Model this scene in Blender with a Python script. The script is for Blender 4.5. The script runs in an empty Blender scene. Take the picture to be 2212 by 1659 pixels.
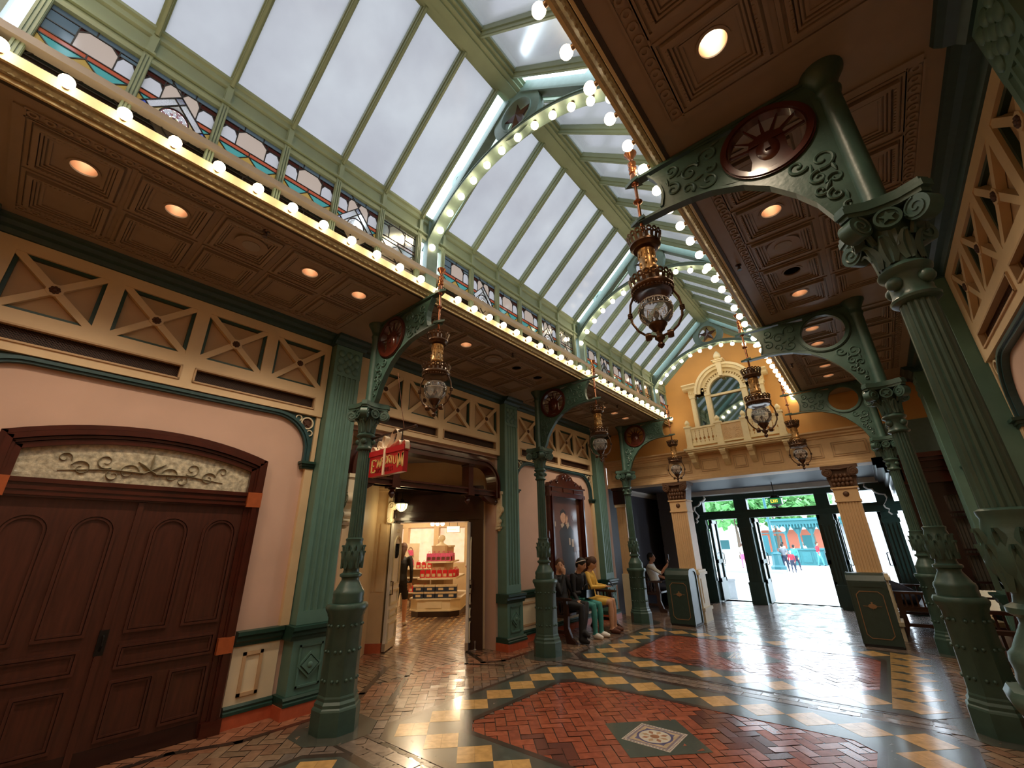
import bpy, bmesh, math, random
from math import sin, cos, pi, radians, sqrt, atan2
from mathutils import Vector, Matrix, Euler
rnd = random.Random(7)
SC = bpy.context.scene
COL = SC.collection

# ------------------------------------------------------------------ helpers
def lin(h):
    if isinstance(h, str):
        h = h.lstrip('#'); h = [int(h[i:i + 2], 16) / 255 for i in (0, 2, 4)]
    return tuple(c / 12.92 if c <= .04045 else ((c + .055) / 1.055) ** 2.4 for c in h)

MATS = {}
def mat(name, col, rough=.5, metal=0., var=.12, scale=18., bump=0., bscale=60., spec=.5, coat=0., emit=None, estr=0., trans=0., attr=False, aniso=None):
    m = bpy.data.materials.new(name); m.use_nodes = True
    nt = m.node_tree; n = nt.nodes; l = nt.links
    b = n['Principled BSDF']
    c = lin(col) if isinstance(col, str) else col
    b.inputs['Base Color'].default_value = (*c, 1)
    b.inputs['Roughness'].default_value = rough
    b.inputs['Metallic'].default_value = metal
    b.inputs['Specular IOR Level'].default_value = spec
    b.inputs['Coat Weight'].default_value = coat
    b.inputs['Coat Roughness'].default_value = .12
    if trans: b.inputs['Transmission Weight'].default_value = trans
    if emit is not None:
        b.inputs['Emission Color'].default_value = (*emit, 1); b.inputs['Emission Strength'].default_value = estr
    if var or bump:
        tc = n.new('ShaderNodeTexCoord')
    if var:
        no = n.new('ShaderNodeTexNoise'); no.inputs['Scale'].default_value = scale; no.inputs['Detail'].default_value = 4
        if aniso:
            mp = n.new('ShaderNodeMapping'); mp.inputs['Scale'].default_value = aniso
            l.new(tc.outputs['Object'], mp.inputs['Vector']); l.new(mp.outputs['Vector'], no.inputs['Vector'])
        else:
            l.new(tc.outputs['Object'], no.inputs['Vector'])
        mr = n.new('ShaderNodeMapRange'); mr.inputs['From Min'].default_value = .25; mr.inputs['From Max'].default_value = .75
        mr.inputs['To Min'].default_value = 1 - var; mr.inputs['To Max'].default_value = 1 + var
        l.new(no.outputs['Fac'], mr.inputs['Value'])
        mx = n.new('ShaderNodeMix'); mx.data_type = 'RGBA'; mx.blend_type = 'MULTIPLY'; mx.inputs['Factor'].default_value = 1
        l.new(mr.outputs['Result'], mx.inputs[7])
        if attr:
            at = n.new('ShaderNodeAttribute'); at.attribute_name = 'Col'; l.new(at.outputs['Color'], mx.inputs[6])
        else:
            mx.inputs[6].default_value = (*c, 1)
        l.new(mx.outputs[2], b.inputs['Base Color'])
    if bump:
        nb = n.new('ShaderNodeTexNoise'); nb.inputs['Scale'].default_value = bscale; nb.inputs['Detail'].default_value = 3
        l.new(tc.outputs['Object'], nb.inputs['Vector'])
        bp = n.new('ShaderNodeBump'); bp.inputs['Strength'].default_value = bump; bp.inputs['Distance'].default_value = .01
        l.new(nb.outputs['Fac'], bp.inputs['Height']); l.new(bp.outputs['Normal'], b.inputs['Normal'])
    MATS[name] = m
    return m

class MB:
    """collects shapes, builds ONE mesh object"""
    def __init__(s): s.v = []; s.f = []; s.mi = []; s.sm = []; s.col = []; s.T = None; s.cc = None
    def add(s, vs, fs, m=0, sm=False):
        o = len(s.v)
        if s.T is not None: vs = [s.T @ Vector(p) for p in vs]
        s.v += [tuple(p) for p in vs]
        for f in fs:
            s.f.append([i + o for i in f]); s.mi.append(m); s.sm.append(sm); s.col.append(s.cc)
        return s
    def bx(s, x0, x1, y0, y1, z0, z1, m=0):
        v = [(x, y, z) for x in (x0, x1) for y in (y0, y1) for z in (z0, z1)]
        return s.add(v, [(0, 1, 3, 2), (4, 6, 7, 5), (0, 4, 5, 1), (2, 3, 7, 6), (0, 2, 6, 4), (1, 5, 7, 3)], m)
    def box(s, c, d, m=0, R=None):
        v = [Vector((x * d[0] / 2, y * d[1] / 2, z * d[2] / 2)) for x in (-1, 1) for y in (-1, 1) for z in (-1, 1)]
        if R is not None: v = [R @ p for p in v]
        v = [p + Vector(c) for p in v]
        return s.add(v, [(0, 1, 3, 2), (4, 6, 7, 5), (0, 4, 5, 1), (2, 3, 7, 6), (0, 2, 6, 4), (1, 5, 7, 3)], m)
    def bar(s, a, b, w, h, m=0, up=(0, 0, 1)):
        """rectangular bar from a to b, w across, h along up"""
        a = Vector(a); b = Vector(b); d = (b - a); L = d.length; d.normalize(); u = Vector(up)
        x = d.cross(u).normalized(); u = x.cross(d).normalized()
        v = [a + d * (L * i) + x * (w / 2 * j) + u * (h / 2 * k) for i in (0, 1) for j in (-1, 1) for k in (-1, 1)]
        return s.add(v, [(0, 1, 3, 2), (4, 6, 7, 5), (0, 4, 5, 1), (2, 3, 7, 6), (0, 2, 6, 4), (1, 5, 7, 3)], m)
    @staticmethod
    def _p3(ax, p, t):
        return (t, p[0], p[1]) if ax == 'X' else (p[0], t, p[1]) if ax == 'Y' else (p[0], p[1], t)
    def prism(s, poly, ax, a, b, m=0, sm=False, caps=True):
        n = len(poly)
        v = [s._p3(ax, p, a) for p in poly] + [s._p3(ax, p, b) for p in poly]
        fs = [(i, (i + 1) % n, n + (i + 1) % n, n + i) for i in range(n)]
        s.add(v, fs, m, sm)
        if caps: s.add(v, [list(range(n)), list(range(n, 2 * n))], m, False)
        return s
    def strip(s, inner, outer, ax, a, b, m=0, closed=False, sm=False):
        """solid band between two polylines with equal counts"""
        n = len(inner)
        v = [s._p3(ax, p, t) for t in (a, b) for q in (inner, outer) for p in q]
        fs = []
        for i in range(n if closed else n - 1):
            j = (i + 1) % n
            fs += [(i, j, n + j, n + i), (2 * n + i, 3 * n + i, 3 * n + j, 2 * n + j), (i, 2 * n + i, 2 * n + j, j), (n + i, n + j, 3 * n + j, 3 * n + i)]
        if not closed: fs += [(0, n, 3 * n, 2 * n), (n - 1, 3 * n - 1, 4 * n - 1, 2 * n - 1)]
        return s.add(v, fs, m, sm)
    def ringp(s, c, r0, r1, ax, a, b, m=0, n=28, sm=True):
        P = lambda r: [(c[0] + r * cos(2 * pi * i / n), c[1] + r * sin(2 * pi * i / n)) for i in range(n)]
        return s.strip(P(r0), P(r1), ax, a, b, m, True, sm)
    def disc(s, c, r, ax, a, b, m=0, n=24):
        return s.prism([(c[0] + r * cos(2 * pi * i / n), c[1] + r * sin(2 * pi * i / n)) for i in range(n)], ax, a, b, m)
    def lathe(s, prof, c=(0, 0, 0), n=24, m=0, sm=True, ax='Z', fl=0, fd=0., ph=0., cap=True):
        v = []; fs = []
        for r, z in prof:
            for i in range(n):
                t = 2 * pi * i / n + ph
                rr = r * (1 - fd * (0.5 + 0.5 * cos(fl * t))) if fl else r
                p = (rr * cos(t), rr * sin(t), z)
                if ax == 'X': p = (z, p[0], p[1])
                elif ax == 'Y': p = (p[0], z, p[1])
                v.append((p[0] + c[0], p[1] + c[1], p[2] + c[2]))
        for k in range(len(prof) - 1):
            for i in range(n):
                j = (i + 1) % n
                fs.append((k * n + i, k * n + j, (k + 1) * n + j, (k + 1) * n + i))
        s.add(v, fs, m, sm)
        if cap: s.add(v, [list(range(n)), list(range((len(prof) - 1) * n, len(prof) * n))], m, False)
        return s
    def tube(s, pts, r, n=8, m=0, closed=False, sm=True, flat=1.):
        pts = [Vector(p) for p in pts]; k = len(pts)
        rs = r if isinstance(r, (list, tuple)) else [r] * k
        v = []; prev = None
        for i in range(k):
            a = pts[(i - 1) % k] if (i or closed) else pts[0]; b = pts[(i + 1) % k] if (i < k - 1 or closed) else pts[-1]
            d = (b - a)
            d = d.normalized() if d.length > 1e-9 else Vector((0, 0, 1))
            if prev is None:
                x = d.cross(Vector((0, 0, 1)));
                if x.length < .1: x = d.cross(Vector((0, 1, 0)))
                x.normalize()
            else:
                x = (prev - d * prev.dot(d))
                x = x.normalized() if x.length > 1e-6 else d.orthogonal().normalized()
            y = d.cross(x); prev = x
            for j in range(n):
                t = 2 * pi * j / n
                v.append(pts[i] + x * (rs[i] * cos(t)) + y * (rs[i] * flat * sin(t)))
        fs = [((i % k) * n + j, (i % k) * n + (j + 1) % n, ((i + 1) % k) * n + (j + 1) % n, ((i + 1) % k) * n + j) for i in range(k if closed else k - 1) for j in range(n)]
        s.add(v, fs, m, sm)
        if not closed: s.add(v, [list(range(n)), list(range((k - 1) * n, k * n))], m, False)
        return s
    def sph(s, c, r, n=14, k=9, m=0, R=None, z0=-1., z1=1.):
        rx, ry, rz = r if isinstance(r, (tuple, list)) else (r, r, r)
        v = []; a0 = math.asin(max(-1, z0)); a1 = math.asin(min(1, z1))
        for i in range(k + 1):
            t = a0 + (a1 - a0) * i / k
            for j in range(n):
                q = 2 * pi * j / n
                p = Vector((rx * cos(t) * cos(q), ry * cos(t) * sin(q), rz * sin(t)))
                if R is not None: p = R @ p
                v.append(p + Vector(c))
        fs = [(i * n + j, i * n + (j + 1) % n, (i + 1) * n + (j + 1) % n, (i + 1) * n + j) for i in range(k) for j in range(n)]
        return s.add(v, fs, m, True)
    def quad(s, pts, m=0): return s.add(pts, [list(range(len(pts)))], m)
    def build(s, name, mats, parent=None, loc=None, rz=0., fix=True, ang=40):
        me = bpy.data.meshes.new(name)
        me.from_pydata(s.v, [], s.f)
        if not isinstance(mats, (list, tuple)): mats = [mats]
        for m in mats: me.materials.append(MATS[m] if isinstance(m, str) else m)
        me.polygons.foreach_set('material_index', s.mi)
        if fix:
            bm = bmesh.new(); bm.from_mesh(me)
            bmesh.ops.remove_doubles(bm, verts=bm.verts, dist=1e-5)
            bmesh.ops.recalc_face_normals(bm, faces=bm.faces)
            bm.to_mesh(me); bm.free()
        elif any(c is not None for c in s.col):
            a = me.color_attributes.new('Col', 'FLOAT_COLOR', 'CORNER')
            buf = []
            for f, c in zip(s.f, s.col):
                c = c or (1, 1, 1)
                buf += [c[0], c[1], c[2], 1.] * len(f)
            a.data.foreach_set('color', buf)
        if not fix: me.polygons.foreach_set('use_smooth', s.sm)
        if any(s.sm):
            if fix:
                me.polygons.foreach_set('use_smooth', [True] * len(me.polygons))
            me.set_sharp_from_angle(angle=radians(ang))
        me.update()
        o = bpy.data.objects.new(name, me); COL.objects.link(o)
        if parent is not None: o.parent = parent
        if loc is not None: o.location = loc
        o.rotation_euler.z = rz
        return o

def tag(o, label=None, cat=None, group=None, kind=None):
    if label: o['label'] = label
    if cat: o['category'] = cat
    if group: o['group'] = group
    if kind: o['kind'] = kind
    return o
def thing(name, label, cat, loc=(0, 0, 0), rz=0., group=None):
    o = bpy.data.objects.new(name, None); COL.objects.link(o); o.empty_display_size = .1
    o.location = loc; o.rotation_euler.z = rz
    return tag(o, label, cat, group)
def struct(name, mb, mats, parent=None, **k):
    o = mb.build(name, mats, parent, **k)
    if parent is None: o['kind'] = 'structure'
    return o
def dup(root, loc, rz=None, label=None, group=None):
    def cp(o, par):
        c = o.copy(); COL.objects.link(c)
        if par is not None: c.parent = par
        for ch in o.children: cp(ch, c)
        return c
    r = cp(root, None); r.location = loc
    if rz is not None: r.rotation_euler.z = rz
    if label: r['label'] = label
    if group: r['group'] = group
    return r
def arcp(c, r, a0, a1, n):
    return [(c[0] + r * cos(radians(a0 + (a1 - a0) * i / n)), c[1] + r * sin(radians(a0 + (a1 - a0) * i / n))) for i in range(n + 1)]
def starp(c, r, k=.42, n=5, ph=90):
    return [(c[0] + (r if i % 2 == 0 else r * k) * cos(radians(ph + 180 / n * i)), c[1] + (r if i % 2 == 0 else r * k) * sin(radians(ph + 180 / n * i))) for i in range(2 * n)]
def spiral(c, r0, r1, a0, turns, n=22):
    out = []
    for i in range(n + 1):
        t = i / n; a = radians(a0) + 2 * pi * turns * t; r = r0 + (r1 - r0) * t
        out.append((c[0] + r * cos(a), c[1] + r * sin(a)))
    return out

# ------------------------------------------------------------------ frame of the hall (metres, camera over the origin)
H = 1.6
X0 = -2.02
XWL, XWR = -5.3, 1.26
XCL, XCR = -4.44, .40
YC = [-.87, 2.62, 6.11, 9.60]
YE = 10.3
ZS = 4.33

# ------------------------------------------------------------------ materials
mat('green_iron', '#3a554d', .38, var=.18, scale=9, bump=.12, bscale=40, spec=.5)
mat('pil_green', '#587d74', .45, var=.1, scale=6, bump=.08)
mat('rail_green', '#1f4038', .4, var=.15)
mat('rail_teal', '#2c4c50', .4, var=.15)
mat('roof_green', '#8c9c82', .42, var=.08, scale=5)
mat('truss_green', '#6a7f78', .5, var=.1)
mat('wall_tan', '#cbaa98', .7, var=.05, scale=3, bump=.04, bscale=120)
mat('cream', '#dcc29a', .5, var=.06, scale=5)
mat('cream_pale', '#e3d6b8', .5, var=.06, scale=5)
mat('panel_tan', '#bfa07c', .6, var=.08, scale=4)
mat('rosette', '#50301f', .5, var=.3, scale=40)
mat('soffit', '#96897b', .42, var=.06, scale=8, bump=.05)
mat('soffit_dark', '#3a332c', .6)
mat('moulding_gold', '#9a8f70', .4, var=.3, scale=50)
mat('fillet_cream', '#ddd0a4', .5, var=.05)
mat('wood_door', '#46241a', .36, var=.28, scale=7, aniso=(1, 6, .6), coat=.25, bump=.05)
mat('wood_red', '#42190f', .28, var=.25, scale=8, coat=.5)
mat('wood_dark', '#2a1310', .3, var=.25, scale=8, coat=.4)
mat('bench_wood', '#3a2016', .35, var=.3, scale=10, coat=.2)
mat('brass_dark', '#5a4434', .32, metal=.85, var=.25, scale=30)
mat('copper', '#a86f52', .25, metal=.9, var=.15, scale=25)
mat('bronze_lit', '#a07a4c', .35, metal=.75, var=.4, scale=45)
mat('black_iron', '#141312', .5, metal=.3)
mat('terracotta', '#b85c3e', .35, var=.12)
mat('gable', '#d6a05c', .7, var=.05, scale=3, bump=.03)
mat('balcony', '#ead9b0', .55, var=.05)
mat('beam_cream', '#d9b78c', .5, var=.05)
mat('capital_brown', '#5a3c28', .5, var=.3, scale=25)
mat('entry_dark', '#4b4a52', .55, var=.06)
mat('entry_green', '#1e3b36', .4, var=.15)
mat('white_paint', '#e6e3dc', .5, var=.04)
mat('bin_green', '#2c403c', .38, var=.12)
mat('bin_gold', '#8a6a4c', .45, var=.1)
mat('red_sign', '#b3141f', .4, var=.06)
mat('ribbon', '#f0dcc0', .45, var=.05)
mat('gold_letter', '#e0c07a', .4)
mat('black', '#0b0b0b', .6, var=0)
mat('grille', '#1c120e', .6, var=0)
mat('steel', '#c9c9c9', .3, metal=.9, var=.05)
mat('speaker_grey', '#9c9994', .6, var=.03)
mat('can', '#d8b49a', .35, metal=.6, var=.05)
mat('glass_dark', '#0d1114', .08, spec=.6, var=0)

def emis(name, c, s):
    m = bpy.data.materials.new(name); m.use_nodes = True; nt = m.node_tree
    nt.nodes.clear(); e = nt.nodes.new('ShaderNodeEmission'); o = nt.nodes.new('ShaderNodeOutputMaterial')
    e.inputs[0].default_value = (*c, 1); e.inputs[1].default_value = s; nt.links.new(e.outputs[0], o.inputs[0])
    MATS[name] = m; return m
emis('bulb', (1., .78, .48), 22.)
emis('lamp_core', (1., .80, .55), 12.)
emis('lamp_green', (.75, 1., .25), 3.)

def glassy(name, tint, tr, rough, gl=.12):
    """thin pane: part diffuse transmission, part clear transmission, a little gloss"""
    m = bpy.data.materials.new(name); m.use_nodes = True; nt = m.node_tree; n = nt.nodes; l = nt.links
    n.clear(); o = n.new('ShaderNodeOutputMaterial')
    a = n.new('ShaderNodeBsdfTranslucent'); a.inputs[0].default_value = (*tint, 1)
    b = n.new('ShaderNodeBsdfTransparent'); b.inputs[0].default_value = (*tint, 1)
    mx = n.new('ShaderNodeMixShader'); mx.inputs[0].default_value = tr; l.new(a.outputs[0], mx.inputs[1]); l.new(b.outputs[0], mx.inputs[2])
    g = n.new('ShaderNodeBsdfGlossy'); g.inputs['Roughness'].default_value = rough; g.inputs[0].default_value = (1, 1, 1, 1)
    fr = n.new('ShaderNodeFresnel'); fr.inputs[0].default_value = 1.45
    mu = n.new('ShaderNodeMath'); mu.operation = 'MULTIPLY'; mu.inputs[1].default_value = gl * 8; l.new(fr.outputs[0], mu.inputs[0])
    m2 = n.new('ShaderNodeMixShader'); l.new(mu.outputs[0], m2.inputs[0]); l.new(mx.outputs[0], m2.inputs[1]); l.new(g.outputs[0], m2.inputs[2])
    l.new(m2.outputs[0], o.inputs[0])
    MATS[name] = m; return m
glassy('pane_frost', (.215, .20, .205), 0., .25, .06)
# wired-glass mottling on the roof panes
_m = MATS['pane_frost']; _n = _m.node_tree.nodes; _l = _m.node_tree.links
_tc = _n.new('ShaderNodeTexCoord'); _no = _n.new('ShaderNodeTexNoise'); _no.inputs['Scale'].default_value = 1.6; _no.inputs['Detail'].default_value = 5
_rp = _n.new('ShaderNodeValToRGB'); _rp.color_ramp.elements[0].position = .3; _rp.color_ramp.elements[1].position = .7
_rp.color_ramp.elements[0].color = (.092, .084, .084, 1); _rp.color_ramp.elements[1].color = (.116, .108, .105, 1)
_l.new(_tc.outputs['Object'], _no.inputs['Vector']); _l.new(_no.outputs['Fac'], _rp.inputs['Fac'])
for _x in _n:
    if _x.type == 'BSDF_TRANSLUCENT': _l.new(_rp.outputs['Color'], _x.inputs[0])
for k, c in dict(sg_teal='#5fb7ae', sg_gold='#d9a94f', sg_red='#d4603c', sg_white='#f1e6e6', sg_pink='#eccdb8', sg_slate='#6d7a80', sg_maroon='#4a1f1a', sg_blue='#1746c8', sg_olive='#7d6230', sg_crimson='#a01018', sg_yellow='#f3d772').items():
    glassy(k, tuple(x * .17 for x in lin(c)), .0, .1, .1)
mat('lead', '#1d1916', .5, var=0)
glassy('globe_glass', (.86, .84, .82), .72, .05, .14)
glassy('clear_glass', (.93, .95, .95), 1., .02, .10)
# ------------------------------------------------------------------ floor
mat('brick', (.3, .1, .06), .27, var=.22, scale=14, attr=True, spec=.75, bump=.05, bscale=30, coat=.35)
XF = -1.99
OCT = [.89 + 3.407 * k for k in range(3)]
def octo(yc, off, clip):
    a = 1.842 + off; b = 1.2277 + off; c = clip
    return [(XF + x, yc + y) for x, y in ((-a + c, -b), (a - c, -b), (a, -b + c), (a, b - c), (a - c, b), (-a + c, b), (-a, b - c), (-a, -b + c))]
def in_oct(x, y, off=-.25, clip=.12):
    for yc in OCT:
        a = 1.842 + off; b = 1.2277 + off
        u, v = abs(x - XF), abs(y - yc)
        if u < a and v < b and (a - u) + (b - v) > clip: return yc
    return None
f = MB()
f.cc = (.035, .028, .024)
f.quad([(-5.6, -4.4, 0), (3.2, -4.4, 0), (3.2, 14.6, 0), (-5.6, 14.6, 0)])
f.quad([(-5.6, 2.9, 0), (-5.6, 6.9, 0), (-8.6, 6.9, 0), (-8.6, 2.9, 0)])
RED = [(.34, .085, .04), (.30, .072, .036), (.37, .10, .05), (.31, .08, .042)]
DRK = [(.15, .045, .032), (.13, .04, .03), (.17, .05, .035)]
BRN = [(.27, .175, .115), (.23, .15, .10), (.31, .2, .13), (.25, .135, .085)]
BLU = [(.20, .15, .125), (.17, .13, .11), (.22, .165, .135)]
TER = [(.33, .15, .085), (.29, .13, .075), (.36, .17, .10)]
def brick(x, y, L, W, a, cols, z=.003):
    c, s = cos(a), sin(a); f.cc = rnd.choice(cols)
    k = rnd.uniform(.9, 1.08); f.cc = tuple(q * k for q in f.cc)
    t1, t2 = rnd.uniform(-.0016, .0016), rnd.uniform(-.0014, .0014)
    P = []
    for u, v in ((-1, -1), (1, -1), (1, 1), (-1, 1)):
        px, py = u * (L / 2 - .004), v * (W / 2 - .004)
        P.append((x + px * c - py * s, y + px * s + py * c, z + u * t1 + v * t2))
    f.quad(P)
W_ = .105; A45 = pi / 4
NR = 75
for i in range(-NR, NR):
    for j in range(-NR, NR):
        if (i - j) % 4 != 0: continue
        for a, cx, cy in ((0, (i + 1) * W_, (j + .5) * W_), (pi / 2, (i + 3.5) * W_, (j + 1) * W_)):
            x = XF + (cx - cy) * .70710678; y = 4.26 + (cx + cy) * .70710678
            if y < -1.3 or y > 14.3 or x < -5.25 or x > 1.6: continue
            o = in_oct(x, y)
            if o is not None:
                u, v = x - XF, y - o
                # darker bricks stepped along two sides of each medallion
                dk = (v < -.62 and -1.2 < u < -.25 and abs(v + .62 + (u + .9) * .35) < .12) or (u > .1 and v > .18 and .75 < u + v < 1.25)
                brick(x, y, 2 * W_, W_, a + A45, DRK if dk else RED)
            elif abs(x - XF) < 2.2 and y < 9.3 and y > -.5: brick(x, y, 2 * W_, W_, a + A45, BLU)
            elif y > 9.3: brick(x, y, 2 * W_, W_, a + A45, BLU if x > -3.4 else BRN)
            else: brick(x, y, 2 * W_, W_, a + A45, BRN if x > -4.9 else TER)
# vestibule bricks
for i in range(40):
    for j in range(34):
        x = -8.3 + i * .21 + (j % 2) * .105; y = 2.8 + j * .105
        if x > -5.3: continue
        brick(x, y, .21, .105, 0, BRN if (x + y) % 1.3 > .35 else TER)
GRN = [(.075, .085, .075), (.085, .095, .085), (.065, .075, .068)]
BND = [(.055, .035, .028)]
YEL = [(.62, .37, .13), (.58, .34, .12), (.66, .40, .15)]
def ringq(o, i_, z, cols):
    n = len(o)
    for k in range(n):
        f.cc = rnd.choice(cols); j = (k + 1) % n
        f.quad([(*o[k], z), (*o[j], z), (*i_[j], z), (*i_[k], z)])
for yc in OCT:
    ringq(octo(yc, .31, .245), octo(yc, .25, .22), .0056, BND)
    ringq(octo(yc, -.25, .12), octo(yc, -.315, .16), .0056, BND)
    ringq(octo(yc, .25, .22), octo(yc, -.25, .12), .0052, GRN[:1])
    def square(x, y):
        for sx, sy in ((-1, 0), (1, 0), (0, 1), (0, -1)):
            f.cc = rnd.choice(YEL); q = .1015
            cx, cy = x + sx * .1023, y + sy * .1023
            f.quad([(cx - q, cy, .0062), (cx, cy - q, .0062), (cx + q, cy, .0062), (cx, cy + q, .0062)])
    for k in range(10):
        for s in (-1, 1): square(XF - 1.842 + .4093 * k, yc + s * 1.2277)
    for k in range(1, 6):
        for s in (-1, 1): square(XF + s * 1.842, yc - 1.2277 + .4093 * k)
# the cross band between two octagons: two rows of long tiles between slim bars
for yc in OCT[:2]:
    y0 = yc + 1.2277 + .31
    for k in range(12):
        for r in (0, 1):
            x = XF - 2.1 + .35 * k + .17 * r
            brick(x + .17, y0 + .045 + .125 * r + .04, .345, .12, 0, BLU, .0048)
        brick(XF - 2.0 + .35 * k, y0 + .295, .345, .05, 0, BND, .0048)
        brick(XF - 2.0 + .35 * k, y0 + .015, .345, .04, 0, BND, .0048)
# tile medallion in the middle of each octagon
for n, yc in enumerate(OCT):
    cx, cy = XF + .012, yc - .03
    f.cc = (.062, .082, .07); r = .49
    f.quad([(cx - r, cy, .0045), (cx, cy - r, .0045), (cx + r, cy, .0045), (cx, cy + r, .0045)])
    for q, c, z in ((.215, (.62, .55, .48), .0055), (.185, (.25, .2, .24), .0058), (.165, (.55, .42, .28), .0061), (.13, (.12, .12, .22), .0064)):
        f.cc = c; f.quad([(cx - q, cy - q, z), (cx + q, cy - q, z), (cx + q, cy + q, z), (cx - q, cy + q, z)])
    for i in range(14):
        for s in (-1, 1):
            f.cc = (.3, .22, .2)
            for hx, hy in ((cx - .19 + i * .0285, cy + s * .2), (cx + s * .2, cy - .19 + i * .0285)):
                f.quad([(hx - .008, hy - .008, .0060), (hx + .008, hy - .008, .0060), (hx + .008, hy + .008, .0060), (hx - .008, hy + .008, .0060)])
    for rr, c, z in ((.155, (.10, .09, .2), .0067), (.135, (.66, .6, .5), .0070), (.04, (.35, .16, .08), .0076)):
        f.cc = c; f.quad([(cx + rr * cos(2 * pi * i / 24), cy + rr * sin(2 * pi * i / 24), z) for i in range(24)])
    for i in range(8):
        a = pi / 4 * i; f.cc = (.36, .17, .1) if i % 2 else (.5, .33, .2)
        f.quad([(cx + .045 * cos(a), cy + .045 * sin(a), .0073), (cx + .09 * cos(a - .25), cy + .09 * sin(a - .25), .0073), (cx + .12 * cos(a), cy + .12 * sin(a), .0073), (cx + .09 * cos(a + .25), cy + .09 * sin(a + .25), .0073)])
# dark tile pads under the columns and dark border lines
for x in (XCL, XCR):
    for y in YC:
        f.cc = (.075, .078, .066)
        f.quad([(x + .40 * cos(pi / 4 * i + pi / 8), y + .40 * sin(pi / 4 * i + pi / 8), .0049) for i in range(8)])
def lineq(pts, w, c, z=.005):
    f.cc = c
    for (x0, y0), (x1, y1) in zip(pts, pts[1:]):
        d = Vector((x1 - x0, y1 - y0)); d.normalize(); nx, ny = -d.y * w / 2, d.x * w / 2; ex, ey = d.x * w / 2, d.y * w / 2
        f.quad([(x0 + nx - ex, y0 + ny - ey, z), (x0 - nx - ex, y0 - ny - ey, z), (x1 - nx + ex, y1 - ny + ey, z), (x1 + nx + ex, y1 + ny + ey, z)])
lineq([(-5.08, -1.2), (-5.08, 1.5), (-4.86, 1.95), (-4.86, 3.05), (-5.15, 3.35), (-5.9, 4.2)], .07, (.04, .026, .02))
lineq([(-5.55, 5.5), (-4.95, 5.2), (-4.78, 5.45), (-4.78, 6.75), (-5.0, 7.0)], .07, (.04, .026, .02))
lineq([(-4.6, 3.35), (-5.3, 4.1), (-6.2, 5.0)], .06, (.045, .03, .024))
lineq([(-4.62, 5.25), (-5.1, 5.0), (-5.7, 5.55)], .06, (.045, .03, .024))
# sawtooth border on the far side of the octagons
for k in range(7):
    y = 6.5 + .4093 * k
    f.cc = (.42, .26, .10); f.quad([(-.36, y - .2, .0066), (.08, y, .0066), (-.36, y + .2, .0066)])
floor = struct('floor', f, ['brick'], fix=False)

# ------------------------------------------------------------------ walls
w = MB()
w.bx(XWL - .3, XWL, -1.35, 2.93, 0, ZS + .3); w.bx(XWL - .3, XWL, 5.86, YE + .0, 0, ZS + .3); w.bx(XWL - .3, XWL, 2.93, 5.86, 3.12, ZS + .3)
wl = struct('wall_left', w, 'wall_tan')
w = MB(); w.bx(XWR, XWR + .3, -1.35, YE, 0, ZS + .3)
wr = struct('wall_right', w, 'wall_tan')
w = MB()   # end wall of the arcade behind the camera, with its gable
w.prism([(-5.6, 0), (1.56, 0), (1.56, 4.6), (X0 + 1.5, 4.6), (X0 + 1.5, 5.5), (X0, 6.75), (X0 - 1.5, 5.5), (X0 - 1.5, 4.6), (-5.6, 4.6)], 'Y', -1.5, -1.35, 0)
struct('wall_front', w, 'gable')

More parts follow.
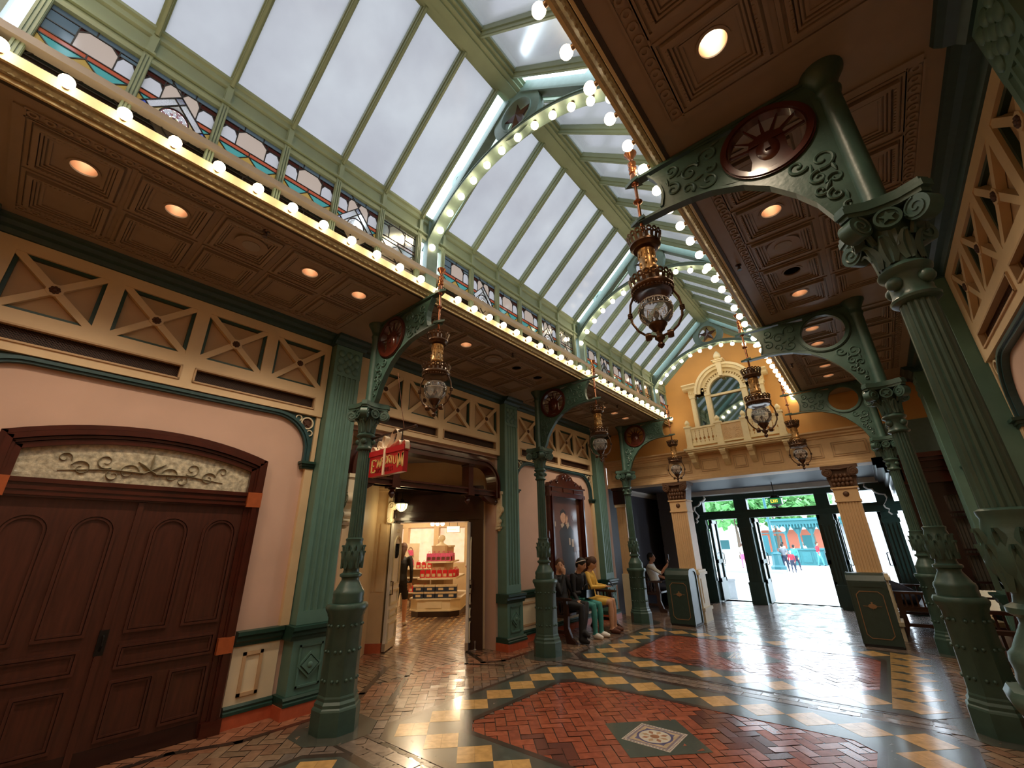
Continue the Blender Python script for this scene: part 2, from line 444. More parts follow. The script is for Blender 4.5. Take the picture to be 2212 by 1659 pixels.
# ------------------------------------------------------------------ soffits: pressed tin panels
def soffit(side):
    m = MB()
    X = lambda d: X0 + side * d              # d = distance from the middle of the nave
    def q(d0, d1, y0, y1, z): m.quad([(X(d0), y0, z), (X(d1), y0, z), (X(d1), y1, z), (X(d0), y1, z)])
    dA, hA = 1.955, .13                       # row of lights
    q(1.44, dA - hA, -1.35, YE, ZS); q(dA + hA, 3.28, -1.35, YE, ZS)
    holes = sorted(LIGHTS[side]); y = -1.35
    for h in holes:
        q(dA - hA, dA + hA, y, h - hA, ZS); y = h + hA
        cx = X(dA); n = 32
        ci = [(cx + .083 * cos(2 * pi * i / n), h + .083 * sin(2 * pi * i / n)) for i in range(n)]
        so = []
        for i in range(n):
            c, s = cos(2 * pi * i / n), sin(2 * pi * i / n); k = hA / max(abs(c), abs(s)); so.append((cx + k * c, h + k * s))
        for i in range(n):
            j = (i + 1) % n; m.quad([(*so[i], ZS), (*so[j], ZS), (*ci[j], ZS), (*ci[i], ZS)])
    q(dA - hA, dA + hA, y, YE, ZS)
    m.bx(min(X(1.36), X(3.6)), max(X(1.36), X(3.6)), -1.35, YE, 4.62, 4.68)  # unseen slab above the tin, added to keep sky light from leaking in
    def frame(dc, yc, hd, hy, wdt, z):
        d0, d1, y0, y1 = dc - hd, dc + hd, yc - hy, yc + hy
        for a in ((d0, d0 + wdt, y0, y1), (d1 - wdt, d1, y0, y1), (d0 + wdt, d1 - wdt, y0, y0 + wdt), (d0 + wdt, d1 - wdt, y1 - wdt, y1)):
            xs = sorted((X(a[0]), X(a[1]))); m.bx(xs[0], xs[1], a[2], a[3], z, ZS + .002)
    for yb in YC[:3] + [YC[0] - 3.49]:
        for k in range(1, 6):
            yy = yb + .0 + .577 * k + .012
            if yy < -1.2: continue
            for dc in (dA, dA + .60):
                frame(dc, yy, .285, .27, .022, ZS - .012); frame(dc, yy, .245, .235, .03, ZS - .034)
                frame(dc, yy, .205, .20, .014, ZS - .024); frame(dc, yy, .182, .18, .012, ZS - .016); frame(dc, yy, .16, .158, .018, ZS - .010)
                for i in range(15):       # beading
                    for s in (-1, 1):
                        yq = yy - .19 + i * .027
                        m.box((X(dc + s * .222), yq, ZS - .036), (.012, .014, .008))
        # guilloche border
        y0, y1 = yb + .30, yb + 3.19
        if y1 < -1: continue
        for dd in (dA - .325, dA + .60 + .325):
            for s in (-1, 1):
                xs = X(dd + s * .042); m.bx(xs - .006, xs + .006, max(y0, -1.3), y1, ZS - .012, ZS + .002)
            k = 0
            while y0 + .04 + k * .082 < y1:
                yq = y0 + .04 + k * .082; k += 1
                if yq < -1.25: continue
                m.ringp((X(dd), yq), .016, .031, 'Z', ZS - .010, ZS, n=10)
        for yq in (y0 - .02, y1 + .02):
            if yq < -1.2: continue
            xs = sorted((X(dA - .36), X(dA + .96))); m.bx(xs[0], xs[1], yq - .03, yq + .03, ZS - .012, ZS + .002)
    return struct('ceiling_left' if side < 0 else 'ceiling_right', m, 'soffit', fix=False)
LIGHTS = {-1: [-.249, .327, 1.484, 2.054, 3.773, 4.93, 5.509, 7.83, 8.40, 8.95], 1: [1.988, 3.737, 4.891, 5.464, 6.626, 7.252, 8.361, 8.951, .27, -.26]}
soffit(-1); soffit(1)

# wall cornice under each soffit
for side, nm in ((-1, 'trim_1'), (1, 'trim_2')):
    m = MB(); xw = XWL if side < 0 else XWR
    P = [(xw, ZS), (xw - side * .26, ZS), (xw - side * .25, ZS - .025), (xw - side * .20, ZS - .03), (xw - side * .17, ZS - .06), (xw - side * .12, ZS - .07), (xw - side * .10, ZS - .11), (xw, ZS - .12)]
    m.prism(P, 'Y', -1.35, YE)
    struct(nm, m, 'rail_teal')

# ------------------------------------------------------------------ nave cornice carrying the bulbs
def bulb_mb():
    m = MB(); m.sph((0, 0, 0), .041, 14, 9); return m
def socket_mb():
    m = MB(); m.lathe([(.016, -.062), (.019, -.05), (.017, -.034)], n=10); return m
BULB0 = None; SOCK0 = None
def put_bulb(parent, loc, rot):
    global BULB0, SOCK0
    if BULB0 is None:
        BULB0 = bulb_mb().build('light_bulb', 'bulb'); SOCK0 = socket_mb().build('socket', 'brass_dark', BULB0)
        b, s = BULB0, SOCK0
    else:
        b = BULB0.copy(); COL.objects.link(b); s = SOCK0.copy(); COL.objects.link(s); s.parent = b
    b.parent = parent; b.location = loc; b.rotation_euler = rot
    return b
for side in (-1, 1):
    X = lambda d: X0 + side * d
    t = thing('bulb_cornice', ('cream lit cornice with a row of bulbs below the stained glass' if side < 0 else 'shadowed cornice with a row of glowing bulbs along the tin ceiling edge'), 'cornice', (0, 0, 0))
    m = MB()
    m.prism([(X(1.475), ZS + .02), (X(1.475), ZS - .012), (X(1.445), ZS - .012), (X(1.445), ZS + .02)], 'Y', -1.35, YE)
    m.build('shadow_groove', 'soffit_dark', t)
    m = MB(); m.prism([(X(1.445), ZS + .03), (X(1.445), ZS - .01), (X(1.425), ZS - .012), (X(1.412), ZS + .035), (X(1.412), ZS + .05)], 'Y', -1.35, YE)
    m.build('lower_fillet', 'fillet_cream', t)
    m = MB(); m.prism([(X(1.412), ZS + .04), (X(1.412), ZS + .012), (X(1.40), ZS + .006), (X(1.385), ZS + .012), (X(1.36), ZS + .03), (X(1.33), ZS + .036), (X(1.33), ZS + .06)], 'Y', -1.35, YE)
    k = 0
    m.build('ogee', 'moulding_gold', t)
    m = MB()
    while -1.3 + k * .055 < YE:
        m.sph((X(1.388), -1.3 + k * .055, ZS + .014), (.011, .02, .011), 6, 4); k += 1
    m.build('beading', 'moulding_gold', t, fix=False)
    m = MB(); m.prism([(X(1.332), ZS + .034), (X(1.318), ZS + .034), (X(1.318), ZS + .115), (X(1.47), ZS + .125), (X(1.47), ZS + .034)], 'Y', -1.35, YE)
    m.build('bulb_fillet', 'fillet_cream', t)
    y = (-.143 if side < 0 else 1.224) - .2817 * (3 if side < 0 else 4)
    while y < YE - .06:
        put_bulb(t, (X(1.255), y, ZS + .07), (0, -side * pi / 2, 0)); y += .2817

# ------------------------------------------------------------------ roof: stained glass strip, rafters, panes, ridge
def clip(poly, a, b, keep):
    """part of a convex polygon on one side of the line a-b (keep=1 left)"""
    out = []; n = len(poly)
    sd = lambda p: ((b[0] - a[0]) * (p[1] - a[1]) - (b[1] - a[1]) * (p[0] - a[0])) * keep
    for i in range(n):
        p, q = poly[i], poly[(i + 1) % n]; sp, sq = sd(p), sd(q)
        if sp >= -1e-9: out.append(p)
        if (sp > 1e-9 and sq < -1e-9) or (sp < -1e-9 and sq > 1e-9):
            t = sp / (sp - sq); out.append((p[0] + (q[0] - p[0]) * t, p[1] + (q[1] - p[1]) * t))
    return out if len(out) > 2 else None
def minus(poly, hole):
    out = []; cur = poly; n = len(hole)
    for i in range(n):
        a, b = hole[i], hole[(i + 1) % n]
        o = clip(cur, a, b, -1)
        if o: out.append(o)
        cur = clip(cur, a, b, 1)
        if not cur: break
    return out
SGM = ['lead', 'sg_teal', 'sg_gold', 'sg_red', 'sg_white', 'sg_pink', 'sg_slate', 'sg_maroon', 'sg_blue', 'sg_olive', 'sg_crimson', 'sg_yellow']
PW, PH = .465, .72
def panel_pieces(kind):
    W, Hh = PW, PH; z1, z2, z3, z4, z5 = .145, .19, .42, .465, .66; md = (z2 + z3) / 2
    P = []
    rects = lambda x0, x1, a, b, m: P.append(([(x0 * W, a), (x1 * W, a), (x1 * W, b), (x0 * W, b)], m))
    if kind == 'C': rects(0, .32, 0, z1, 6); rects(.32, .78, 0, z1, 5); rects(.78, 1, 0, z1, 4)
    else: rects(0, .25, 0, z1, 4); rects(.25, .75, 0, z1, 5); rects(.75, 1, 0, z1, 4)
    for a, b in ((z1, z2), (z3, z4)): rects(0, .5, a, b, 3); rects(.5, 1, a, b, 3)
    for s in (0, 1):
        o = .5 * s
        P.append(([(o * W, z2), ((o + .5) * W, z2), ((o + .25) * W, md)], 1)); P.append(([(o * W, z3), ((o + .25) * W, md), ((o + .5) * W, z3)], 1))
    P.append(([(0, z2), (.25 * W, md), (0, z3)], 2)); P.append(([(W, z2), (W, z3), (.75 * W, md)], 2))
    P.append(([(.25 * W, md), (.5 * W, z2), (.75 * W, md), (.5 * W, z3)], 2))
    def arch(x0, x1, m, h):
        w_ = x1 - x0
        P.append(([(x0 * W, z4), (x1 * W, z4), (x1 * W, h - .05), ((x1 - .22 * w_) * W, h), ((x0 + .22 * w_) * W, h), (x0 * W, h - .05)], m))
        P.append(([(x0 * W, h - .05), ((x0 + .22 * w_) * W, h), (x0 * W, h)], 7)); P.append(([(x1 * W, h - .05), (x1 * W, h), ((x1 - .22 * w_) * W, h)], 7))
    if kind == 'C':
        rects(0, .32, z4, .56, 6); rects(0, .32, .56, z5, 6); arch(.32, .78, 5, z5); arch(.78, 1, 4, z5 - .04); rects(.78, 1, z5 - .04, z5, 6)
        rects(0, .5, z5, Hh, 6); rects(.5, 1, z5, Hh, 6)
    elif kind == 'D':
        arch(0, .25, 4, z5 - .05); rects(0, .25, z5 - .05, z5, 7); arch(.25, .75, 5, z5); arch(.75, 1, 4, z5 - .05); rects(.75, 1, z5 - .05, z5, 7)
        for k in range(3): rects(k / 3, (k + 1) / 3, z5, Hh, 6)
    else:
        arch(0, .25, 4, z5 - .05); rects(0, .25, z5 - .05, z5, 7); arch(.25, .5, 5, z5); arch(.5, .75, 5, z5); arch(.75, 1, 4, z5 - .05); rects(.75, 1, z5 - .05, z5, 7)
        for k in range(3): rects(k / 3, (k + 1) / 3, z5, Hh, 6)
        cx, cy, r = W / 2, md + .035, .222
        dia = [(cx - r, cy), (cx, cy - r * 1.18), (cx + r, cy), (cx, cy + r * 1.18)]
        Q = []
        for p, m in P:
            for o in minus(p, dia): Q.append((o, m))
        P[:] = Q
        e1 = Vector((r, r * 1.18)); e2 = Vector((r, -r * 1.18)); o = Vector((cx - r, cy)); b = .17
        pt = lambda s, t: tuple(o + e1 * s + e2 * t)
        cell = lambda s0, s1, t0, t1, m: P.append(([pt(s0, t0), pt(s1, t0), pt(s1, t1), pt(s0, t1)], m))
        for s in (0, 1 - b):
            for t_ in (0, 1 - b): cell(s, s + b, t_, t_ + b, 8)
            cell(s, s + b, b, 1 - b, 4); cell(b, 1 - b, s, s + b, 4)
        k = 20
        el = [pt(.5 + .30 * cos(2 * pi * i / k), .5 + .30 * sin(2 * pi * i / k)) for i in range(k)]
        # four corners round the rose
        cs = [(b, b), (1 - b, b), (1 - b, 1 - b), (b, 1 - b)]
        for c in range(4):
            a0 = -135 + 90 * c
            arc = [pt(.5 + .30 * cos(radians(a0 - 45 + 90 * i / 6)), .5 + .30 * sin(radians(a0 - 45 + 90 * i / 6))) for i in range(7)]
            mids = [(.5, b), (1 - b, .5), (.5, 1 - b), (b, .5)]
            P.append(([pt(*mids[(c - 1) % 4]), pt(*cs[c]), pt(*mids[c])] + arc[::-1], 9 if c % 2 else 2))
        rose = lambda r0, r1, n, m, ph: [P.append(([pt(.5 + r0 * cos(ph + 2 * pi * i / n), .5 + r0 * sin(ph + 2 * pi * i / n)), pt(.5 + r1 * cos(ph + 2 * pi * i / n), .5 + r1 * sin(ph + 2 * pi * i / n)), pt(.5 + r1 * cos(ph + 2 * pi * (i + 1) / n), .5 + r1 * sin(ph + 2 * pi * (i + 1) / n)), pt(.5 + r0 * cos(ph + 2 * pi * (i + 1) / n), .5 + r0 * sin(ph + 2 * pi * (i + 1) / n))], m if isinstance(m, int) else m[i % len(m)])) for i in range(n)]
        rose(.265, .30, 20, 10, 0); rose(.19, .265, 16, [4, 5, 10, 4], 0); rose(.11, .19, 16, [10, 4], .1); rose(.05, .11, 8, [10, 11], .2)
        P.append(([pt(.5 + .05 * cos(2 * pi * i / 8), .5 + .05 * sin(2 * pi * i / 8)) for i in range(8)], 11))
    return P
def panel_mb(kind, flip):
    m = MB(); lead = MB(); seen = set()
    for poly, mt in panel_pieces(kind):
        if flip: poly = [(PW - x, y) for x, y in poly]
        m.add([(0, x, y) for x, y in poly], [list(range(len(poly)))], mt)
        n = len(poly)
        thin = len(poly) == 4 and mt in (10, 4, 5, 11) and max(abs(poly[0][0] - poly[2][0]), abs(poly[0][1] - poly[2][1])) < .05
        for i in range(n):
            a, b = poly[i], poly[(i + 1) % n]
            if thin: continue
            key = tuple(sorted(((round(a[0], 3), round(a[1], 3)), (round(b[0], 3), round(b[1], 3)))))
            if key in seen or abs(a[0] - b[0]) + abs(a[1] - b[1]) < .004: continue
            seen.add(key); lead.bar((.002, *a), (.002, *b), .0075, .008, 0, up=(1, 0, 0))
    return m, lead
WN = [0]
def winname(): WN[0] += 1; return 'window_%d' % WN[0]
TN = [10]
def trimname(): TN[0] += 1; return 'trim_%d' % TN[0]
ZG0, ZG1 = 4.395, 5.115
DG = 1.44
ZEV = 5.42; DR = .155; ZRG = 6.50; DE = 1.43
PROT = {}
def roof_bay(y0, npan, side):
    X = lambda d: X0 + side * d
    kinds = 'CMDDMC'
    for k in range(npan):
        ya = y0 + .185 + .52 * k
        kd = kinds[k]; flip = (k < 3) != (side < 0)
        key = (kd, k == 0 or kd != 'C')
        fl = (kd == 'C' and k > 0)
        if (kd, fl) not in PROT:
            gm, ld = panel_mb(kd, fl)
            g = struct(winname(), gm, SGM, fix=False); ld.build('leading', 'lead', g, fix=False); PROT[(kd, fl)] = g
            g.location = (X(DG), ya + .0275, ZG0)
        else:
            src = PROT[(kd, fl)]; g = src.copy(); g.name = winname(); COL.objects.link(g); g.location = (X(DG), ya + .0275, ZG0)
            for c in src.children:
                q = c.copy(); COL.objects.link(q); q.parent = g
        # roof pane above it
        p = MB(); L = .26 - .0
        p.quad([(X(DE), ya, ZEV + .03), (X(DE), ya + .52, ZEV + .03), (X(DR), ya + .52, ZRG + .03), (X(DR), ya, ZRG + .03)])
        struct(winname(), p, 'pane_frost', fix=False)
    for k in range(npan + 1):
        ym = y0 + .185 + .52 * k
        m = MB()      # mullion with fluted face
        m.bx(min(X(1.40), X(1.46)), max(X(1.40), X(1.46)), ym - .03, ym + .03, ZS + .06, ZEV)
        for s in (-1, 0, 1): m.bx(min(X(1.39), X(1.41)), max(X(1.39), X(1.41)), ym + s * .02 - .006, ym + s * .02 + .006, ZG0, ZG1 + .03)
        m.bx(min(X(1.375), X(1.41)), max(X(1.375), X(1.41)), ym - .036, ym + .036, 5.17, 5.19)
        m.bx(min(X(1.38), X(1.41)), max(X(1.38), X(1.41)), ym - .022, ym + .022, 5.19, ZEV - .02)
        struct(trimname(), m, 'roof_green')
        m = MB()      # rafter, stepped
        a = Vector((X(DE - .01), ym, ZEV)); b = Vector((X(DR), ym, ZRG)); up = Vector((side * (ZRG - ZEV), 0, DE - DR)).normalized()
        m.bar(a + up * .005, b + up * .005, .058, .07, up=up); m.bar(a - up * .045, b - up * .045, .034, .05, up=up); m.bar(a - up * .07, b - up * .07, .02, .02, up=up)
        struct(trimname(), m, 'roof_green')
for side in (-1, 1):
    for y0, n in ((YC[0], 6), (YC[1], 6), (YC[2], 6), (YC[3], 1)): roof_bay(y0, n, side)
    X = lambda d: X0 + side * d
    # eave beam with sunk panels
    m = MB()
    m.prism([(X(1.47), ZG1 - .01), (X(1.405), ZG1 - .01), (X(1.395), ZG1 + .02), (X(1.41), ZG1 + .035), (X(1.41), 5.17), (X(1.385), 5.175), (X(1.385), 5.2), (X(1.415), 5.215), (X(1.415), 5.34), (X(1.39), 5.355), (X(1.385), 5.40), (X(1.36), 5.41), (X(1.355), ZEV + .012), (X(1.40), ZEV + .03), (X(1.47), ZEV + .02)], 'Y', -1.35, YE)
    m.prism([(X(1.47), ZS + .05), (X(1.40), ZS + .05), (X(1.40), ZG0 + .012), (X(1.47), ZG0 + .012)], 'Y', -1.35, YE)
    struct(trimname(), m, 'roof_green')
m = MB()
for hw, z0, z1 in ((.165, ZRG - .02, ZRG + .12), (.13, ZRG - .05, ZRG), (.09, ZRG - .075, ZRG - .04), (.04, ZRG - .09, ZRG - .07)):
    m.bx(X0 - hw, X0 + hw, -1.35, YE, z0, z1)
struct(trimname(), m, 'roof_green')
# ------------------------------------------------------------------ cast iron columns with their lamp brackets (local: bracket reaches to -X)
def octring(r, z): return [(r / cos(pi / 8) * cos(pi / 4 * i + pi / 8), r / cos(pi / 8) * sin(pi / 4 * i + pi / 8), z) for i in range(8)]
def octloft(m, prof, mi=0):
    v = []
    for r, z in prof: v += octring(r, z)
    n = len(prof)
    m.add(v, [(k * 8 + i, k * 8 + (i + 1) % 8, (k + 1) * 8 + (i + 1) % 8, (k + 1) * 8 + i) for k in range(n - 1) for i in range(8)], mi)
    m.add(v, [list(range(8)), list(range((n - 1) * 8, n * 8))], mi)
def leaf(m, c, a, r, z, w, h, out, mi=0):
    """acanthus leaf: curls outward at the tip"""
    rad = Vector((cos(a), sin(a), 0)); tan = Vector((-sin(a), cos(a), 0)); up = Vector((0, 0, 1)); c = Vector(c)
    rows = [(0, .55, 0), (.3, .95, .02), (.6, 1., .15), (.85, .7, .5), (1., .35, .95), (.9, .12, 1.25)]
    v = []
    for t, k, o in rows:
        base = c + rad * (r + out * o) + up * (z + h * t)
        v += [base - tan * (w / 2 * k) - rad * .004, base - tan * (w / 5 * k) + rad * .010, base + rad * .003, base + tan * (w / 5 * k) + rad * .010, base + tan * (w / 2 * k) - rad * .004]
    fs = [(k * 5 + i, k * 5 + i + 1, (k + 1) * 5 + i + 1, (k + 1) * 5 + i) for k in range(len(rows) - 1) for i in range(4)]
    m.add(v, fs, mi, True)
def volute(m, c, a, r, th, mi=0, w=.05):
    """scroll disc whose flat face looks along direction a+90, spiral raised on both faces"""
    ax = Vector((-sin(a), cos(a), 0)); x = Vector((cos(a), sin(a), 0)); z = Vector((0, 0, 1)); c = Vector(c)
    n = 20
    v = [c + x * (r * cos(2 * pi * i / n)) + z * (r * sin(2 * pi * i / n)) + ax * (s * th / 2) for s in (-1, 1) for i in range(n)]
    m.add(v, [(i, (i + 1) % n, n + (i + 1) % n, n + i) for i in range(n)] + [list(range(n)), list(range(n, 2 * n))], mi)
    for s in (-1, 1):
        pts = [c + x * px + z * pz + ax * (s * th / 2) for px, pz in spiral((0, 0), r * .92, r * .12, 90, 1.6, 26)]
        m.tube(pts, r * .11, 5, mi)
MS = lambda m, pts, r, **k: m.tube([(x, 0, z) for x, z in pts], r, 6, **k)
def column(label, emblem):
    t = thing('cast_iron_column', label, 'column', group='columns along the arcade')
    m = MB(); octloft(m, [(.205, 0), (.205, .19), (.198, .205), (.188, .215), (.188, .24), (.172, .262), (.172, .285), (.166, .30)])
    m.build('plinth', 'green_iron', t)
    m = MB(); octloft(m, [(.163, .30), (.158, .95), (.168, .965), (.170, .985), (.190, 1.02), (.194, 1.045), (.180, 1.07), (.150, 1.075)])
    for i in range(8):      # raised bosses on the pedestal faces
        a = pi / 4 * i
        for z in (.42, .66, .88):
            for k in range(2): m.sph((.163 * cos(a) + (k - .5) * .05 * -sin(a), .163 * sin(a) + (k - .5) * .05 * cos(a), z), .016, 8, 5)
    m.build('pedestal', 'green_iron', t)
    m = MB(); m.lathe([(.15, 1.07), (.155, 1.10), (.150, 1.125), (.155, 1.16), (.150, 1.185), (.135, 1.20), (.120, 1.23), (.098, 1.27), (.088, 1.29), (.090, 1.31), (.112, 1.325), (.112, 1.345), (.085, 1.36), (.078, 1.39), (.092, 1.42), (.112, 1.47), (.118, 1.51), (.112, 1.56), (.096, 1.62), (.085, 1.665), (.090, 1.68), (.092, 1.695), (.076, 1.705)], n=32)
    for k, (z, n, h) in enumerate(((1.40, 10, .17), (1.47, 10, .16))):
        for i in range(n): leaf(m, (0, 0, 0), 2 * pi * (i + .5 * k) / n, .105 - .006 * k, z, .06, h, .014)
    m.build('vase_foot', 'green_iron', t)
    m = MB(); m.lathe([(.077, 1.70), (.075, 2.0), (.071, 2.68)], n=48, fl=16, fd=.13); m.build('fluted_shaft', 'green_iron', t)
    cp = MB()
    cp.lathe([(.078, 2.66), (.094, 2.672), (.097, 2.685), (.084, 2.70), (.080, 2.72), (.079, 2.80), (.086, 2.812), (.104, 2.825), (.108, 2.84), (.094, 2.858), (.082, 2.87), (.085, 2.95), (.10, 3.06), (.115, 3.15)], n=28)
    for i in range(4): cp.sph((.082 * cos(pi / 2 * i + pi / 4), .082 * sin(pi / 2 * i + pi / 4), 2.765), .036, 10, 6)
    for i in range(8): leaf(cp, (0, 0, 0), pi / 4 * i + pi / 8, .088, 2.87, .075, .15, .035)
    for i in range(4): leaf(cp, (0, 0, 0), pi / 2 * i, .092, 2.95, .08, .13, .04)
    # abacus with hollowed sides
    ab = []
    for k in range(4):
        a = pi / 2 * k + pi / 4
        ab += [(.245 * cos(a - .12), .245 * sin(a - .12)), (.245 * cos(a + .12), .245 * sin(a + .12)), (.165 * cos(a + pi / 8), .165 * sin(a + pi / 8)), (.148 * cos(a + pi / 4), .148 * sin(a + pi / 4)), (.165 * cos(a + 3 * pi / 8), .165 * sin(a + 3 * pi / 8))]
    cp.prism(ab, 'Z', 3.17, 3.205); cp.prism([(x * .93, y * .93) for x, y in ab], 'Z', 3.145, 3.17); cp.prism([(x * .96, y * .96) for x, y in ab], 'Z', 3.205, 3.225)
    cap = cp.build('capital', 'green_iron', t)
    m = MB()
    for i in range(4):
        a = pi / 2 * i + pi / 4; volute(m, (.185 * cos(a), .185 * sin(a), 3.085), a, .062, .075)
        m.tube([(.10 * cos(a), .10 * sin(a), 3.0), (.14 * cos(a), .14 * sin(a), 3.09), (.185 * cos(a), .185 * sin(a), 3.14)], .014, 6)
    m.build('volutes', 'green_iron', cap)
    m = MB()
    for i in range(4):
        a = pi / 2 * i; R = Matrix.Rotation(a, 4, 'Z'); m.T = R
        m.disc((0, 3.09), .052, 'X', .10, .140); m.ringp((0, 3.09), .044, .056, 'X', .135, .148); m.prism(starp((0, 3.09), .036), 'X', .138, .152)
    m.T = None
    m.build('star_boss', 'green_iron', cap)
    m = MB(); m.lathe([(.062, 3.22), (.058, 3.24), (.056, 4.12), (.066, 4.14), (.07, 4.16), (.06, 4.18), (.066, 4.22), (.09, 4.27), (.115, 4.31), (.118, 4.328)], n=24)
    m.bx(-.085, -.045, -.02, .02, 3.225, 4.2); m.build('upper_post', 'green_iron', t)
    # bracket: pierced plate, measured outline
    O = -.40   # world x of the measured column -> local
    L = lambda pts: [(x + O, z) for x, z in pts]
    br = MB(); th = .017
    arc = L([(.285, 3.225), (.247, 3.285), (.173, 3.44), (.096, 3.562), (-.016, 3.695), (-.147, 3.796), (-.331, 3.874), (-.469, 3.90), (-.62, 3.912)])
    top = L([(.33, 3.26), (.335, 3.45), (.335, 3.62), (.30, 3.80)])
    c = (.035 + O, 4.03); RR = .272
    # plate = lower web between arc and post, and upper web out to the hollow end; the roundel is left open
    lower = L([(.285, 3.225), (.247, 3.285), (.173, 3.44), (.096, 3.562), (-.016, 3.695), (-.06, 3.74)])
    circ = lambda a: (c[0] + RR * cos(radians(a)), c[1] + RR * sin(radians(a)))
    br.strip(lower, [(.345 + O, 3.225), (.345 + O, 3.33), (.345 + O, 3.5), (.345 + O, 3.72), circ(-38), circ(-70)], 'Y', -th, th)
    br.strip(L([(-.06, 3.74), (-.147, 3.796), (-.25, 3.845)]), [circ(-70), circ(-100), circ(-130)], 'Y', -th, th)
    end = L([(-.62, 3.93), (-.605, 4.0), (-.60, 4.06), (-.615, 4.15), (-.66, 4.22), (-.70, 4.265)])
    end = L([(-.66, 3.93), (-.64, 4.0), (-.635, 4.06), (-.645, 4.13), (-.675, 4.20), (-.72, 4.27)])
    inner = [circ(-130), circ(-150), circ(-172), circ(170), circ(150), circ(128)]
    mid = L([(-.40, 3.90), (-.40, 3.98), (-.38, 4.06), (-.38, 4.13), (-.36, 4.2), (-.34, 4.28)])
    br.strip(inner, mid, 'Y', -th, th); br.strip(mid, end, 'Y', -th, th)
    br.strip([circ(128), circ(108), circ(90), circ(70), circ(45)], L([(-.13, 4.285), (-.05, 4.29), (.035, 4.31), (.15, 4.31), (.345, 4.30)]), 'Y', -th, th)
    br.strip([circ(45), circ(20), circ(-10), circ(-38)], [(.345 + O, 4.30), (.345 + O, 4.15), (.345 + O, 3.95), (.345 + O, 3.72)], 'Y', -th, th)
    bo = br.build('bracket', 'green_iron', t)
    m = MB()  # flanges: top arm, lower arc and hollow end
    m.bx(-.86 + O, .345 + O, -.035, .035, 4.295, 4.318); m.bx(-.40 + O, .345 + O, -.022, .022, 4.28, 4.297)
    m.prism([(-.86 + O, -.035), (-.93 + O, -.0), (-.86 + O, .035), (-.80 + O, .05), (-.80 + O, -.05)], 'Z', 4.29, 4.322)
    m.prism([(-.86 + O, -.035), (-.93 + O, -.0), (-.86 + O, .035), (-.80 + O, .05), (-.80 + O, -.05)], 'Z', 3.898, 3.925)
    ar2 = arc + L([(-.74, 3.912), (-.86, 3.91)])
    off = [(x, z - .022) for x, z in ar2]; off[0] = (ar2[0][0] - .018, ar2[0][1] - .01); off[1] = (ar2[1][0] - .018, ar2[1][1] - .012)
    m.strip(ar2, off, 'Y', -.032, .032)
    e2 = [(x - .018, z) for x, z in end]; m.strip(end, e2, 'Y', -.034, .034)
    m.build('flange', 'green_iron', bo)
    m = MB()  # raised scrollwork on both faces
    for s in (-1, 1):
        y = s * (th + .004)
        def sc(cx, cz, r, a0, tr, w_=.011): m.tube([(x + O, y, z) for x, z in spiral((cx, cz), r, r * .18, a0, tr, 20)], [w_ * (1 - .5 * i / 20) for i in range(21)], 6)
        for cx, cz, r, a0, tr in ((-.30, 4.17, .075, 200, -1.2), (-.44, 4.10, .07, 20, 1.25), (-.56, 4.20, .055, 250, 1.2), (-.57, 4.03, .06, 110, -1.2), (-.47, 3.97, .05, 300, 1.1), (-.33, 3.96, .065, 200, 1.2), (-.31, 4.05, .04, 20, -1.), (.26, 3.70, .07, 250, 1.2), (.14, 3.72, .055, 330, -1.2), (.22, 3.585, .05, 80, 1.2), (.29, 3.54, .045, 200, -1.2), (.27, 3.43, .045, 100, 1.1), (.21, 3.49, .035, 300, -1.), (.30, 3.33, .025, 60, 1)):
            sc(cx, cz, r, a0, tr)
        for cx, cz, a in ((-.50, 4.14, 30), (-.39, 4.02, 200), (-.25, 4.235, 10), (.20, 3.66, 80), (.30, 3.62, 100), (.25, 3.51, 60), (.31, 3.40, 90), (-.60, 4.12, 90)):
            dx, dz = .035 * cos(radians(a)), .035 * sin(radians(a)); m.tube([(cx - dx + O, y, cz - dz), (cx + O, y, cz), (cx + dx + O, y, cz + dz)], [.003, .012, .003], 6)
    m.build('scrollwork', 'green_iron', bo)
    m = MB(); m.ringp(c, .222, .272, 'Y', -.032, .032, n=40); m.ringp(c, .232, .262, 'Y', -.042, .042, n=40)
    ro = m.build('roundel', 'wood_red' if emblem else 'green_iron', bo)
    if emblem:
        m = MB()   # crowned head with seven rays, cut flat
        hx, hz = c[0], c[1] - .06
        out = [(hx - .13, c[1] - .205), (hx - .10, hz - .05), (hx - .105, hz + .02), (hx - .10, hz + .07), (hx - .075, hz + .115), (hx - .03, hz + .14), (hx + .03, hz + .14), (hx + .075, hz + .115), (hx + .10, hz + .07), (hx + .105, hz + .02), (hx + .10, hz - .05), (hx + .13, c[1] - .205)]
        m.prism(out, 'Y', -.014, .014); m.sph((hx, 0, hz + .0), (.075, .034, .10), 14, 9)
        m.prism([(hx - .012, hz + .03), (hx + .012, hz + .03), (hx + .016, hz - .02), (hx - .016, hz - .02)], 'Y', -.046, .046)
        m.prism([(hx - .105, hz + .06), (hx + .105, hz + .06), (hx + .085, hz + .11), (hx - .085, hz + .11)], 'Y', -.024, .024)
